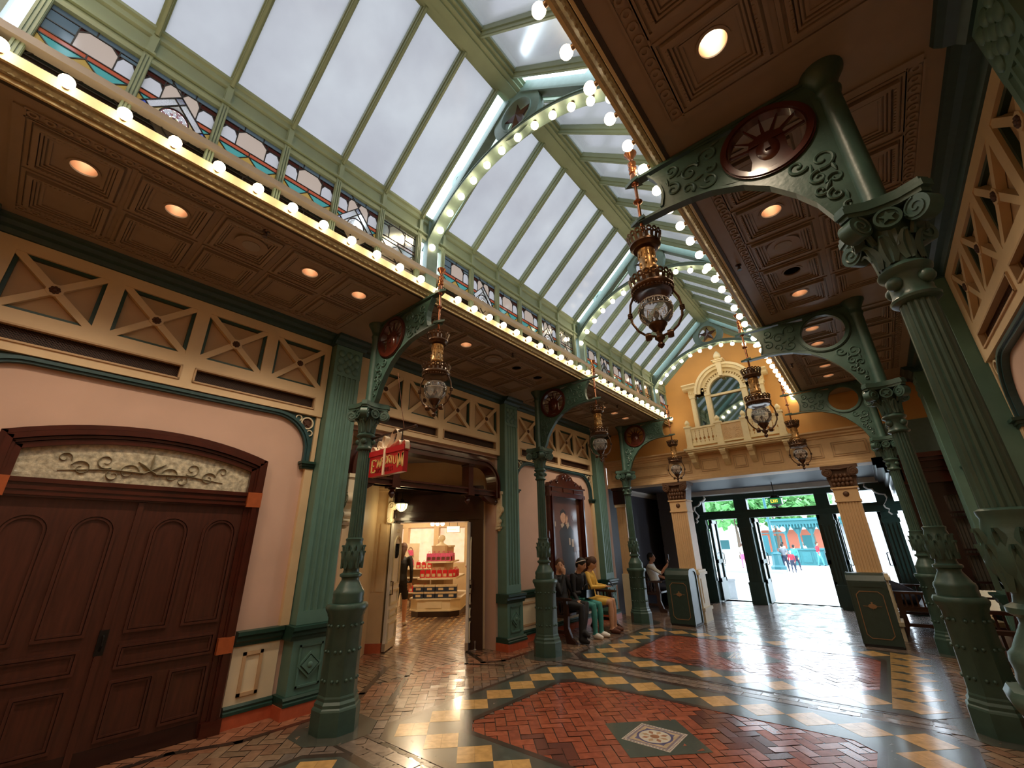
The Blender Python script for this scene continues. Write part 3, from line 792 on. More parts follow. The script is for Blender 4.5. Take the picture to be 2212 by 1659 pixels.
        for i in range(7):
            a = radians(90 + (i - 3) * 27); q = (cos(a), sin(a)); p_ = (-sin(a), cos(a)); b = (hx + .09 * q[0], hz + .045 + .09 * q[1]); L_ = .225
            while (b[0] + q[0] * (L_ - .09) - c[0]) ** 2 + (b[1] + q[1] * (L_ - .09) - c[1]) ** 2 > .221 ** 2 and L_ > .1: L_ -= .004
            e = (b[0] + q[0] * (L_ - .09), b[1] + q[1] * (L_ - .09))
            m.prism([(b[0] - p_[0] * .012, b[1] - p_[1] * .012), (b[0] + p_[0] * .012, b[1] + p_[1] * .012), (e[0] + p_[0] * .004, e[1] + p_[1] * .004), (e[0] - p_[0] * .004, e[1] - p_[1] * .004)], 'Y', -.009, .009)
        m.build('crowned_head', 'wood_red', ro)
    return t
CA = column('fluted green iron column with crowned head roundel, beside the hanging red shop sign', True)
CA.location = (XCL, YC[1], 0); CA.rotation_euler.z = pi
dup(CA, (XCL, YC[2], 0), pi, 'fluted green iron column with crowned head roundel, at the near end of the bench with three people')
dup(CA, (XCL, YC[3], 0), pi, 'fluted green iron column with crowned head roundel, beside the man holding up a phone')
CB = dup(CA, (XCR, YC[1], 0), 0, 'huge nearby fluted green column with crowned head roundel under the tin ceiling')
CC = column('mid-distance fluted green column with empty ring in its bracket, under the tin ceiling', False)
CC.location = (XCR, YC[2], 0)
dup(CC, (XCR, YC[3], 0), 0, 'far green iron column with empty bracket ring, in front of the dark wood shopfront')

# ------------------------------------------------------------------ hanging gas-style lanterns
def lantern(label):
    t = thing('hanging_lantern', label, 'lantern', group='lanterns on the column brackets')
    m = MB()
    m.lathe([(.0, -.29), (.012, -.285), (.012, .0), (.016, .005), (.03, .012), (.03, .02), (.014, .03), (.012, .19), (.03, .20), (.036, .21), (.022, .225), (.014, .24), (.012, .38), (.028, .39), (.034, .41), (.024, .43)], n=14)
    m.lathe([(.036, .43), (.032, .47), (.024, .50), (.03, .505), (.034, .52), (.022, .535), (.03, .55), (.034, .565), (.022, .58), (.032, .60), (.034, .615), (.020, .63), (.014, .645), (.018, .66), (.03, .69), (.05, .715), (.052, .722), (.03, .722), (.012, .70)], n=18)
    m.T = Matrix.Translation((0, 0, 3.90)); m.T = None
    o = m.build('hanging_rod', 'copper', t); o.location.z = 3.895
    def gallery(z, r0, r1, h, n, nm, mi):
        g = MB()
        for i in range(n):
            a0 = 2 * pi * i / n; a1 = 2 * pi * (i + 1) / n; am = (a0 + a1) / 2
            P = lambda a, r, zz: (r * cos(a), r * sin(a), zz)
            rb = lambda zz: r0 + (r1 - r0) * (zz - z) / h
            # pierced crown tooth: two legs and a rounded head with an eye
            for aa, ab in ((a0, a0 + (a1 - a0) * .3), (a1 - (a1 - a0) * .3, a1)):
                g.add([P(aa, rb(z), z), P(ab, rb(z), z), P(ab, rb(z + h * .55), z + h * .55), P(aa, rb(z + h * .55), z + h * .55)], [(0, 1, 2, 3)])
            zc = z + h * .72; rr = (a1 - a0) * .5
            K = 8
            oo = [P(am + rr * cos(2 * pi * k / K), rb(zc + h * .28 * sin(2 * pi * k / K)), zc + h * .28 * sin(2 * pi * k / K)) for k in range(K)]
            ii = [P(am + rr * .45 * cos(2 * pi * k / K), rb(zc), zc + h * .12 * sin(2 * pi * k / K)) for k in range(K)]
            g.add(oo + ii, [(k, (k + 1) % K, K + (k + 1) % K, K + k) for k in range(K)])
        ob = g.build(nm, mi, t, fix=False)
        sm = ob.modifiers.new('thick', 'SOLIDIFY'); sm.thickness = .004
        return ob
    gallery(3.685, .108, .130, .085, 18, 'upper_crown', 'brass_dark')
    m = MB(); m.lathe([(.018, 3.80), (.03, 3.79), (.045, 3.77), (.085, 3.69), (.112, 3.685), (.112, 3.67), (.095, 3.655), (.09, 3.64), (.062, 3.632)], n=28)
    m.build('crown_plate', 'brass_dark', t)
    m = MB(); m.lathe([(.062, 3.635), (.064, 3.615), (.058, 3.60), (.058, 3.47), (.066, 3.455), (.066, 3.43), (.06, 3.42), (.075, 3.39), (.095, 3.36)], n=28)
    for i in range(14):
        a = 2 * pi * i / 14
        m.box((.060 * cos(a), .060 * sin(a), 3.585), (.008, .008, .035), R=Matrix.Rotation(a, 3, 'Z'))
        m.sph((.058 * cos(a * 2), .058 * sin(a * 2), 3.535 - .03 * ((i * 5) % 3)), (.012, .012, .018), 7, 4)
    m.build('chimney', 'bronze_lit', t)
    gallery(3.30, .138, .158, .085, 20, 'lower_gallery', 'brass_dark')
    m = MB(); m.lathe([(.09, 3.37), (.125, 3.335), (.142, 3.31), (.15, 3.30), (.15, 3.285), (.142, 3.275), (.135, 3.265), (.13, 3.255), (.10, 3.25), (.075, 3.262), (.05, 3.262)], n=32)
    for i in range(36):
        a = 2 * pi * i / 36; m.sph((.14 * cos(a), .14 * sin(a), 3.262), .008, 6, 4)
    m.build('smoke_plate', 'brass_dark', t)
    m = MB(); m.sph((0, 0, 3.118), .117, 32, 20, z0=-.93, z1=.93)
    gl = m.build('globe', 'globe_glass', t)
    m = MB()      # etched key pattern on the upper half of the globe
    def pt(a, z): r = sqrt(max(0, .1185 ** 2 - (z - 3.118) ** 2)); return (r * cos(a), r * sin(a), z)
    for i in range(12):
        a = 2 * pi * i / 12; s = 2 * pi / 12
        ks = [(0, 0), (0, 1), (.8, 1), (.8, .3), (.4, .3), (.4, .6)]
        m.tube([pt(a + s * u, 3.135 + .042 * v) for u, v in ks] , .0022, 4)
        m.tube([pt(a + s * u, 3.125) for u in (0, .5, 1)], .002, 4); m.tube([pt(a + s * u, 3.187) for u in (0, .5, 1)], .002, 4)
        m.tube([pt(a + s * u, 3.03 + .05 * abs(2 * u - 1)) for u in (0, .25, .5, .75, 1)], .002, 4)
    m.build('etching', 'white_paint', gl, fix=False)
    m = MB(); m.lathe([(.012, 3.0), (.013, 3.05), (.009, 3.06), (.02, 3.075), (.02, 3.10), (.006, 3.115)], n=10)
    for i in range(4): m.tube([(.02 * cos(pi / 2 * i), .02 * sin(pi / 2 * i), 3.0), (.032 * cos(pi / 2 * i), .032 * sin(pi / 2 * i), 3.04), (.028 * cos(pi / 2 * i), .028 * sin(pi / 2 * i), 3.08)], [.006, .009, .004], 6)
    m.build('burner', 'brass_dark', gl)
    m = MB(); m.lathe([(.05, 3.008), (.062, 3.012), (.062, 3.0), (.05, 2.985), (.04, 2.965), (.022, 2.95), (.02, 2.93), (.034, 2.915), (.034, 2.90), (.018, 2.885), (.014, 2.872), (.022, 2.862), (.024, 2.85), (.016, 2.838), (.004, 2.826)], n=20)
    m.build('burner_cup', 'brass_dark', t)
    for s in (-1, 1):
        m = MB(); ca = radians(20)
        P = [(s * (.135), 3.26), (s * .163, 3.20), (s * .174, 3.118), (s * .165, 3.05), (s * .13, 2.98), (s * .08, 2.935), (s * .02, 2.92)]
        pts = []
        for i in range(len(P) - 1):
            for k in range(4): pts.append((P[i][0] + (P[i + 1][0] - P[i][0]) * k / 4, 0, P[i][1] + (P[i + 1][1] - P[i][1]) * k / 4))
        pts.append((P[-1][0], 0, P[-1][1])); m.tube(pts, .0085, 8)
        for q in (-.012, 0, .012): m.sph((s * .174, 0, 3.11 + q), (.019, .019, .009), 10, 5)
        m.lathe([(.006, -.022), (.026, -.02), (.03, -.008), (.03, .008), (.026, .02), (.006, .022)], c=(s * .072, 0, 2.925), n=14, ax='X')
        m.build('side_arm', 'brass_dark', t)
    return t
LZ = .0
LA = lantern('large nearby hanging lantern with etched glass globe, against the glass roof')
XLL, XLR = -3.205, -.845
LA.location = (XLR, YC[1], LZ); LA.rotation_euler.z = .35
dup(LA, (XLR, YC[2], 0), .35, 'hanging lantern with glass globe in front of the cream arched balcony window')
dup(LA, (XLR, YC[3], 0), .35, 'small hanging lantern in front of the panelled beam, by the far tin ceiling end')
dup(LA, (XLL, YC[1], 0), .5, 'hanging lantern with etched globe below the stained glass, nearest the red shop sign')
dup(LA, (XLL, YC[2], 0), .5, 'hanging lantern above the bench with three seated people')
dup(LA, (XLL, YC[3], 0), .5, 'smallest hanging lantern, beside the far dark-capped cream pilaster')

# ------------------------------------------------------------------ roof arches with star roundels and bulbs
def truss(label):
    t = thing('roof_arch', label, 'arch', group='arches under the glass roof')
    c = (0, 4.09)
    m = MB(); n = 40; a0 = 31.5; a1 = 148.5
    m.strip(arcp(c, 1.74, a0, a1, n), arcp(c, 1.80, a0, a1, n), 'Y', -.05, .05)
    m.strip(arcp(c, 1.725, a0, a1, n), arcp(c, 1.742, a0, a1, n), 'Y', -.075, .075)
    m.strip(arcp(c, 1.79, a0, a1, n), arcp(c, 1.803, a0, a1, n), 'Y', -.06, .06)
    m.build('arch_rib', 'truss_green', t)
    for s in (-1, 1):
        m = MB()
        m.prism([(s * 1.40, ZEV + .02), (s * .10, ZRG + .06), (s * .10, ZRG - .12), (s * 1.40, ZEV - .17)], 'Y', -.035, .035)
        m.prism([(s * 1.40, ZEV - .13), (s * .10, ZRG - .10), (s * .10, ZRG - .13), (s * 1.40, ZEV - .18)], 'Y', -.055, .055)
        m.build('principal_rafter', 'truss_green', t)
        m = MB(); m.bx(*sorted((s * 1.385, s * 1.47)), -.08, .08, ZS + .10, ZEV + .03)
        m.prism([(s * 1.39, 4.93), (s * 1.47, 4.93), (s * 1.47, ZEV), (s * 1.28, ZEV), (s * 1.39, 5.2)], 'Y', -.04, .04)
        m.build('wall_post', 'truss_green', t)
        m = MB(); m.ringp((s * .925, 5.80), .058, .125, 'Y', -.03, .03, n=24); m.build('small_ring', 'truss_green', t)
    m = MB(); k = 40
    ci = [(.21 * cos(2 * pi * i / k), 6.09 + .21 * sin(2 * pi * i / k)) for i in range(k)]
    co = [(.325 * cos(2 * pi * i / k), 6.09 + .325 * sin(2 * pi * i / k)) for i in range(k)]
    m.strip(ci, co, 'Y', -.04, .04, closed=True); m.prism([(-.2, 6.30), (.2, 6.30), (.1, 6.45), (-.1, 6.45)], 'Y', -.039, .039)
    m.ringp((0, 6.09), .20, .215, 'Y', -.055, .055, n=40)
    ro = m.build('roundel', 'truss_green', t)
    m = MB(); P = starp((0, 6.09), .20, .38)
    v = [(x, s * .008, z) for s in (-1, 1) for x, z in P] + [(0, -.05, 6.09), (0, .05, 6.09)]
    m.add(v, [(i, (i + 1) % 10, 20) for i in range(10)] + [(10 + i, 10 + (i + 1) % 10, 21) for i in range(10)] + [(i, (i + 1) % 10, 10 + (i + 1) % 10, 10 + i) for i in range(10)])
    m.build('star', 'wood_red', ro)
    for i in range(15):
        a = radians(34 + (146 - 34) * i / 14); put_bulb(t, (1.665 * cos(a), -.02, 4.09 + 1.665 * sin(a)), (0, pi / 2 - a + pi, 0))
    return t
TA = truss('nearest whole green roof arch with bulbs, above the lantern and red shop sign')
TA.location = (X0 + .015, YC[1], 0)
dup(TA, (X0 + .015, YC[2], 0), 0, 'middle green roof arch with bulbs, half hidden behind the large lantern')
dup(TA, (X0 + .015, YC[3], 0), 0, 'farthest green roof arch with bulbs, framing the yellow gable wall')
dup(TA, (X0 + .015, YC[0], 0), 0, 'green roof arch at the near end of the glass roof')
# ------------------------------------------------------------------ lettering
def _arc(cx, cy, rx, ry, a0, a1, n=8): return [(cx + rx * cos(radians(a0 + (a1 - a0) * i / n)), cy + ry * sin(radians(a0 + (a1 - a0) * i / n))) for i in range(n + 1)]
GLY = {'E': [[(0, 0), (0, 1)], [(0, 1), (.62, 1), (.62, .85)], [(0, .52), (.42, .52)], [(0, 0), (.64, 0), (.64, .16)]],
       'M': [[(0, 0), (.04, 1)], [(.04, 1), (.42, .12)], [(.42, .12), (.8, 1)], [(.8, 1), (.84, 0)], [(-.1, 0), (.1, 0)], [(.74, 0), (.94, 0)], [(-.08, 1), (.06, 1)], [(.78, 1), (.94, 1)]],
       'P': [[(0, 0), (0, 1)], [(0, 1)] + _arc(.28, .76, .28, .24, 90, -90) + [(0, .52)], [(-.1, 0), (.12, 0)]],
       'O': [_arc(.36, .5, .36, .5, 0, 360, 16)],
       'R': [[(0, 0), (0, 1)], [(0, 1)] + _arc(.28, .76, .28, .24, 90, -90) + [(0, .52)], [(.24, .52), (.6, 0), (.68, 0)], [(-.1, 0), (.12, 0)]],
       'I': [[(.1, 0), (.1, 1)], [(0, 0), (.2, 0)], [(0, 1), (.2, 1)]],
       'U': [[(0, 1), (0, .32)] + _arc(.32, .3, .32, .3, 180, 360) + [(.64, 1)], [(-.1, 1), (.1, 1)], [(.54, 1), (.74, 1)]],
       'T': [[(.32, 0), (.32, 1)], [(0, 1), (.64, 1)]], 'Y': [[(0, 1), (.32, .5), (.64, 1)], [(.32, .5), (.32, 0)]],
       'S': [_arc(.3, .75, .28, .25, 30, 270, 8) + _arc(.3, .25, .28, .25, 90, -150, 8)],
       'D': [[(0, 0), (0, 1)], [(0, 1), (.2, 1)] + _arc(.2, .5, .42, .5, 90, -90) + [(0, 0)]], 'L': [[(0, 1), (0, 0), (.55, 0)]],
       'X': [[(0, 0), (.6, 1)], [(0, 1), (.6, 0)]], '&': [_arc(.25, .75, .18, .22, -60, 240, 8) + [(.6, .05)], _arc(.28, .27, .26, .27, 120, 390, 9)],
       'N': [[(0, 0), (0, 1), (.6, 0), (.6, 1)]]}
def letter(m, ch, x, z, w_, h, y, st=.1, mi=0):
    """one letter in the XZ plane facing -Y"""
    for s in GLY[ch]:
        for a, b in zip(s, s[1:]):
            vert = abs(b[1] - a[1]) > abs(b[0] - a[0]) * .8
            A = (x + a[0] * w_, y, z + a[1] * h); B = (x + b[0] * w_, y, z + b[1] * h)
            if (Vector(A) - Vector(B)).length < 1e-5: continue
            m.bar(A, B, h * (st * 1.5 if vert else st * .8), .004, mi, up=(0, 1, 0))

# ------------------------------------------------------------------ panelling of one wall bay (local: x out of the wall, y along it)
def frieze(label, u0=.055):
    t = thing('lattice_frieze', label, 'frieze', group='lattice friezes above the arcade walls')
    F = .08
    m = MB()
    m.bx(0, F, -1.54, 1.54, 4.10, 4.215); m.bx(0, F, -1.54, 1.54, 3.425, 3.56); m.bx(0, F, -1.54, 1.54, 3.19, 3.275)
    cs = [u0 - 1.104 + .736 * k for k in range(4)]
    eds = [-1.54] + [c for q in cs for c in (q - .305, q + .305)] + [1.54]
    for a, b in zip(eds[::2], eds[1::2]): m.bx(0, F, a, b, 3.56, 4.10)
    vs = [-1.54, u0 - 1.36, u0 - .065, u0 + .065, u0 + 1.36, 1.54]
    for a, b in zip(vs[::2], vs[1::2]): m.bx(0, F, a, b, 3.275, 3.425)
    m.build('frame', 'cream', t)
    m = MB(); m.bx(0, .02, -1.54, 1.54, 3.54, 4.12); m.build('backing', 'panel_tan', t)
    for c in cs:
        m = MB()
        for z0, z1 in ((3.56, 3.59), (4.07, 4.10)): m.bx(0, .055, c - .305, c + .305, z0, z1)
        for s in (-1, 1): m.bx(0, .055, *sorted((c + s * .305, c + s * .275)), 3.56, 4.10)
        m.build('green_border', 'rail_green', t)
        m = MB()
        for s in (-1, 1): m.bar((.05, c - s * .30, 3.555), (.05, c + s * .30, 4.105), .062, .05 + .002 * s, up=(1, 0, 0))
        m.prism([(c + .062 * cos(pi / 4 * i + pi / 8), 3.83 + .062 * sin(pi / 4 * i + pi / 8)) for i in range(8)], 'X', .05, .082)
        x = m.build('cross', 'cream', t)
        m = MB()
        for i in range(8): m.sph((.084, c + .026 * cos(pi / 4 * i), 3.83 + .026 * sin(pi / 4 * i)), (.012, .014, .014), 8, 5)
        m.sph((.086, c, 3.83), (.016, .018, .018), 10, 6); m.build('rosette', 'rosette', x)
    for a, b in ((vs[1], vs[2]), (vs[3], vs[4])):
        m = MB(); m.bx(.004, .012, a, b, 3.275, 3.425); v = m.build('vent', 'grille', t)
        m = MB()
        n = int((b - a) / .021)
        for i in range(-8, n + 1):
            for s in (-1, 1):
                y0 = a + i * .021; z0, z1 = (3.275, 3.425) if s > 0 else (3.425, 3.275)
                y1 = y0 + .15; t0 = max(0, (a - y0) / .15); t1 = min(1, (b - y0) / .15)
                if t1 <= t0: continue
                m.bar((.035, y0 + .15 * t0, z0 + (z1 - z0) * t0), (.035, y0 + .15 * t1, z0 + (z1 - z0) * t1), .0028, .003, up=(1, 0, 0))
        m.build('vent_lattice', 'rosette', v, fix=False)
        m = MB()
        for z0, z1 in ((3.268, 3.285), (3.415, 3.432)): m.bx(.05, .094, a - .01, b + .01, z0, z1)
        for q in (a - .01, b - .007): m.bx(.05, .094, q, q + .017, 3.268, 3.432)
        m.build('vent_frame', 'panel_tan', v)
    return t
def green_arch(label):
    t = thing('arch_moulding', label, 'moulding', group='green mouldings under the friezes')
    R = .45; P = [(-1.475, 2.60), (-1.475, 3.19 - R)] + [(-1.475 + R - R * cos(pi / 2 * i / 10), 3.19 - R + R * sin(pi / 2 * i / 10)) for i in range(1, 11)]
    P = P + [(-y, z) for y, z in P[::-1]]
    Q = [(-1.405, 2.60), (-1.405, 2.74)] + [(-1.405 + .40 - .40 * cos(pi / 2 * i / 10), 2.74 + .385 * sin(pi / 2 * i / 10)) for i in range(1, 11)]
    Q = Q + [(-y, z) for y, z in Q[::-1]]
    m = MB(); m.strip(Q, P, 'X', 0, .05); Q2 = [(a[0] * .35 + b[0] * .65, a[1] * .35 + b[1] * .65) for a, b in zip(P, Q)]; Q3 = [(a[0] * .8 + b[0] * .2, a[1] * .8 + b[1] * .2) for a, b in zip(P, Q)]
    m.strip(Q2, Q3, 'X', .05, .07); m.build('moulding', 'rail_teal', t)
    for s in (-1, 1):
        m = MB(); co = [(s * 1.475, 2.74)] + [(s * (1.475 - R + R * cos(pi / 2 * i / 10)), 3.19 - R + R * sin(pi / 2 * i / 10)) for i in range(11)]
        m.prism(co + [(s * 1.0, 3.195), (s * 1.50, 3.195), (s * 1.50, 2.74)], 'X', 0, .03); sp = m.build('spandrel', 'rail_teal', t)
        m = MB(); m.ringp((s * 1.385, 3.085), .062, .078, 'X', .02, .055); m.build('star_ring', 'cream_pale', sp)
        m = MB(); m.disc((s * 1.385, 3.085), .062, 'X', .02, .034); m.prism(starp((s * 1.385, 3.085), .055), 'X', .034, .046); m.build('star', 'rosette', sp)
        for y, z in ((1.275, 3.135), (1.432, 2.965)):
            m = MB(); m.ringp((s * y, z), .028, .04, 'X', .02, .05, n=20); m.build('small_ring', 'cream_pale', sp)
        m = MB(); m.bx(0, .085, *sorted((s * 1.385, s * 1.54)), 2.545, 2.60); m.bx(0, .11, *sorted((s * 1.37, s * 1.54)), 2.575, 2.605); m.bx(0, .07, *sorted((s * 1.395, s * 1.54)), 2.52, 2.55)
        m.build('corbel', 'rail_green', t)
        m = MB(); m.bx(0, .06, *sorted((s * 1.445, s * 1.54)), .83, 2.53); m.bx(0, .06, *sorted((s * 1.49, s * 1.54)), 2.55, 3.195); m.build('flat_strip', 'cream', t)
    return t
def wainscot(label, spans):
    """dado: terracotta skirting, green mouldings, cream panel"""
    t = thing('dado_panelling', label, 'panelling', group='dado panelling along the walls')
    for a, b in spans:
        m = MB(); m.bx(0, .05, a, b, 0, .115); m.build('skirting', 'terracotta', t)
        m = MB(); m.prism([(0, .115), (.06, .115), (.06, .14), (.045, .15), (.05, .17), (.035, .19), (0, .19)], 'Y', a, b); m.build('lower_moulding', 'rail_green', t)
        m = MB(); m.prism([(0, .69), (.03, .69), (.04, .72), (.06, .74), (.055, .77), (.085, .79), (.085, .825), (0, .83)], 'Y', a, b); m.build('chair_rail', 'rail_green', t)
        m = MB(); m.bx(0, .018, a, b, .19, .69); m.build('field', 'cream_pale', t)
        n = max(1, round((b - a) / .9)); 
        for k in range(n):
            c0 = a + (b - a) * k / n + .10; c1 = a + (b - a) * (k + 1) / n - .16 if b - a < .7 else a + (b - a) * (k + 1) / n - .10
            m = MB()
            for q in ((c0, c0 + .03, .25, .63), (c1 - .03, c1, .25, .63), (c0, c1, .25, .28), (c0, c1, .60, .63)): m.bx(0, .035, *q)
            m.build('panel_moulding', 'panel_tan', t)
    return t
def pilaster(label, side_depth=.2):
    t = thing('fluted_pilaster', label, 'pilaster', group='green fluted pilasters')
    D = .2; w_ = .195
    prof = [(.0, w_), (D - .01, w_), (D, w_ - .01)]
    yy = w_ - .045
    for k in range(4):
        c = .1125 - .075 * k
        prof += [(D, c + .026)] + [(D - .02 * sin(pi * i / 6), c + .026 * cos(pi * i / 6)) for i in range(1, 6)] + [(D, c - .026)]
    prof += [(D, -w_ + .01), (D - .01, -w_), (.0, -w_)]
    m = MB(); m.prism(prof, 'Z', .96, 3.78, sm=True); m.bx(.0, D, -w_, w_, .83, .96); m.bx(.0, D, -w_, w_, 3.78, 4.21); m.build('shaft', 'pil_green', t)
    m = MB()
    for k in range(3):
        for s in (-1, 0, 1): m.sph((D, s * .11, 3.88 + k * .11), (.025, .05, .055), 10, 6)
    for k in range(2):
        for s in (-.5, .5): m.sph((D, s * .11, 3.935 + k * .11), (.02, .045, .05), 10, 6)
    m.build('carved_leaves', 'pil_green', t)
    m = MB(); m.bx(.0, D + .02, -w_ - .01, w_ + .01, .19, .69); p = m.build('pedestal', 'pil_green', t)
    m = MB(); x = D + .02
    for q in ((-.13, -.11, .25, .64), (.11, .13, .25, .64), (-.13, .13, .25, .27), (-.13, .13, .62, .64)): m.bx(x, x + .012, *q)
    dm = lambda r: [(r * 1.05, .445), (0, .445 + r), (-r * 1.05, .445), (0, .445 - r)]
    m.strip(dm(.10), dm(.125), 'X', x, x + .016, closed=True); m.prism(dm(.085), 'X', x, x + .024)
    m.sph((x + .024, 0, .445), (.012, .03, .03), 10, 6); m.build('diamond_panel', 'pil_green', p)
    m = MB(); m.prism([(.0, .69), (D + .03, .69), (D + .04, .72), (D + .06, .74), (D + .055, .77), (D + .085, .79), (D + .085, .825), (.0, .83)], 'Y', -w_ - .05, w_ + .05); m.build('rail_block', 'rail_green', t)
    m = MB(); m.bx(.0, D + .07, -w_ - .06, w_ + .06, 0, .115); m.build('plinth', 'terracotta', t)
    m = MB(); m.prism([(.0, .115), (D + .075, .115), (D + .075, .14), (D + .06, .15), (D + .065, .17), (D + .04, .19), (.0, .19)], 'Y', -w_ - .05, w_ + .05); m.build('base_moulding', 'rail_green', t)
    m = MB(); m.prism([(.0, 4.21), (D + .02, 4.21), (D + .05, 4.25), (D + .10, 4.27), (D + .13, 4.30), (D + .14, 4.332), (.0, 4.332)], 'Y', -w_ - .04, w_ + .04); m.build('cornice_block', 'rail_teal', t)
    return t
MID = [YC[i] + 1.745 for i in range(3)]
fz = frieze('lattice frieze above the big wooden double door'); fz.location = (XWL + .002, MID[0], 0)
dup(fz, (XWL + .002, MID[1], 0), 0, 'lattice frieze above the shop entrance behind the red hanging sign')
dup(fz, (XWL + .002, MID[2], 0), 0, 'lattice frieze above the tall framed portrait')
dup(fz, (XWR - .002, MID[1], 0), pi, 'shadowy lattice frieze high on the wall behind the huge nearby column')
dup(fz, (XWR - .002, MID[2], 0), pi, 'lattice frieze on the wall behind the far columns, mostly hidden')
ga = green_arch('green arched moulding with star rings above the big wooden double door'); ga.location = (XWL + .002, MID[0], 0)
dup(ga, (XWL + .002, MID[2], 0), 0, 'green arched moulding with star rings around the tall framed portrait')
dup(ga, (XWR - .002, MID[1], 0), pi, 'green arched moulding above the carved dark frame behind the huge nearby column')
dup(ga, (XWR - .002, MID[2], 0), pi, 'green arched moulding on the wall behind the far columns')
pa = pilaster('green fluted pilaster between the wooden double door and the shop entrance'); pa.location = (XWL + .002, YC[1], 0)
dup(pa, (XWL + .002, YC[2], 0), 0, 'green fluted pilaster to the portrait side of the shop entrance')
dup(pa, (XWL + .002, YC[3], 0), 0, 'green fluted pilaster beyond the tall framed portrait')
dup(pa, (XWL + .002, YC[0], 0), 0, 'green fluted pilaster on the near side of the wooden double door')
dup(pa, (XWR - .002, YC[1], 0), pi, 'dark green pilaster in the top corner above the huge nearby column')
dup(pa, (XWR - .002, YC[2], 0), pi, 'dark fluted pilaster standing right behind the huge nearby column')
dup(pa, (XWR - .002, YC[3], 0), pi, 'dark fluted pilaster next to the wood shopfront')
wa = wainscot('cream dado panelling on both sides of the big wooden door', [(-1.49, -1.10), (1.04, 1.49)]); wa.location = (XWL + .002, MID[0], 0)
wb = wainscot('cream dado panelling behind the bench under the portrait', [(-1.49, 1.49)]); wb.location = (XWL + .002, MID[2], 0)
dup(wb, (XWR - .002, MID[1], 0), pi, 'dado panelling on the wall behind the huge nearby column')
dup(wb, (XWR - .002, MID[2], 0), pi, 'dado panelling behind the bench on the lantern side of the far columns')

# ------------------------------------------------------------------ big wooden double door
t = thing('door_1', None, None, (XWL, MID[0], 0)); t['kind'] = 'structure'
cz = 2.72 - 3.03
arcf = lambda r, hw, n=16: [(r * sin(a), cz + r * cos(a)) for a in [-(math.asin(hw / r)) + 2 * math.asin(hw / r) * i / n for i in range(n + 1)]]
m = MB()
for k, (ro, ri, hw, d) in enumerate(((3.03, 2.99, 1.01, .075), (2.985, 2.94, .975, .095), (2.935, 2.91, .935, .07), (2.905, 2.86, .91, .055))):
    o = arcf(ro, hw); i_ = arcf(ri, hw - (ro - ri)); m.strip(i_, o, 'X', 0, d)
    for s in (-1, 1): m.bx(0, d, *sorted((s * hw, s * (hw - (ro - ri)))), .0, o[0][1] - .0)
m.bx(0, .06, -.87, .87, 2.035, 2.19); m.bx(0, .085, -1.0, 1.0, 2.15, 2.185); m.bx(0, .085, -1.0, 1.0, 2.05, 2.075); m.bx(0, .072, -1.0, 1.0, 2.095, 2.125)
for s in (-1, 1): m.bx(0, .10, *sorted((s * .86, s * 1.03)), 0, .12)
fr = m.build('door_frame', 'wood_red', t)
mat('wood_light', '#a3552f', .35, var=.15, scale=20)
for s in (-1, 1):
    m = MB(); m.bx(0, .102, *sorted((s * .865, s * 1.005)), 2.035, 2.19); m.bx(0, .102, *sorted((s * .865, s * 1.005)), .66, .80); m.build('corner_block', 'wood_light', fr)
m = MB(); g = arcf(2.86, .865); m.prism(g + [(.865, 2.19), (-.865, 2.19)], 'X', .004, .010)
mat('etched_glass', '#b9b29c', .28, var=.5, scale=28, bump=.9, bscale=24, spec=.6)
mat('etched_leaf', '#8f8974', .4, var=.15, scale=30, bump=.2)
tr = m.build('transom_window', 'etched_glass', t)
m = MB()
for s in (-1, 1):
    for cx, czz, r, a0, tn in ((.16, 2.30, .08, 180, -1.1), (.33, 2.38, .07, 230, 1.2), (.48, 2.30, .07, 20, 1.2), (.60, 2.38, .05, 200, -1.1), (.26, 2.26, .05, 40, -1.)):
        m.tube([(.014, s * y, z) for y, z in spiral((cx, czz), r, r * .25, a0, tn)], [.02 - .014 * i / 22 for i in range(23)], 6, flat=.3)
    m.tube([(.014, s * .05, 2.30), (.014, s * .3, 2.31), (.014, s * .62, 2.27)], [.03, .02, .006], 6, flat=.3)
for a, r in ((90, .17), (35, .13), (145, .13), (-35, .08), (215, .08)):
    m.tube([(.014, 0, 2.33), (.014, r * .5 * cos(radians(a)), 2.33 + r * .5 * sin(radians(a))), (.014, r * cos(radians(a)), 2.33 + r * sin(radians(a)))], [.02, .045, .008], 8, flat=.25)
m.build('etched_scrolls', 'etched_leaf', tr)
def panel_arched(m, y0, y1, z0, z1, x):
    r = (y1 - y0) / 2; c = ((y0 + y1) / 2, z1 - r)
    for w0, w1, d in ((0, .022, .024), (.028, .045, .016)):
        P = lambda q: [(y0 + q, z0 + q)] + [(c[0] - (r - q) * cos(pi * i / 14), c[1] + (r - q) * sin(pi * i / 14)) for i in range(15)] + [(y1 - q, z0 + q)]
        m.strip(P(w1), P(w0), 'X', x, x + d, closed=True)
def panel_rect(m, y0, y1, z0, z1, x):
    for w0, w1, d in ((0, .02, .024), (.026, .042, .016)):
        P = lambda q: [(y0 + q, z0 + q), (y0 + q, z1 - q), (y1 - q, z1 - q), (y1 - q, z0 + q)]
        m.strip(P(w1), P(w0), 'X', x, x + d, closed=True)
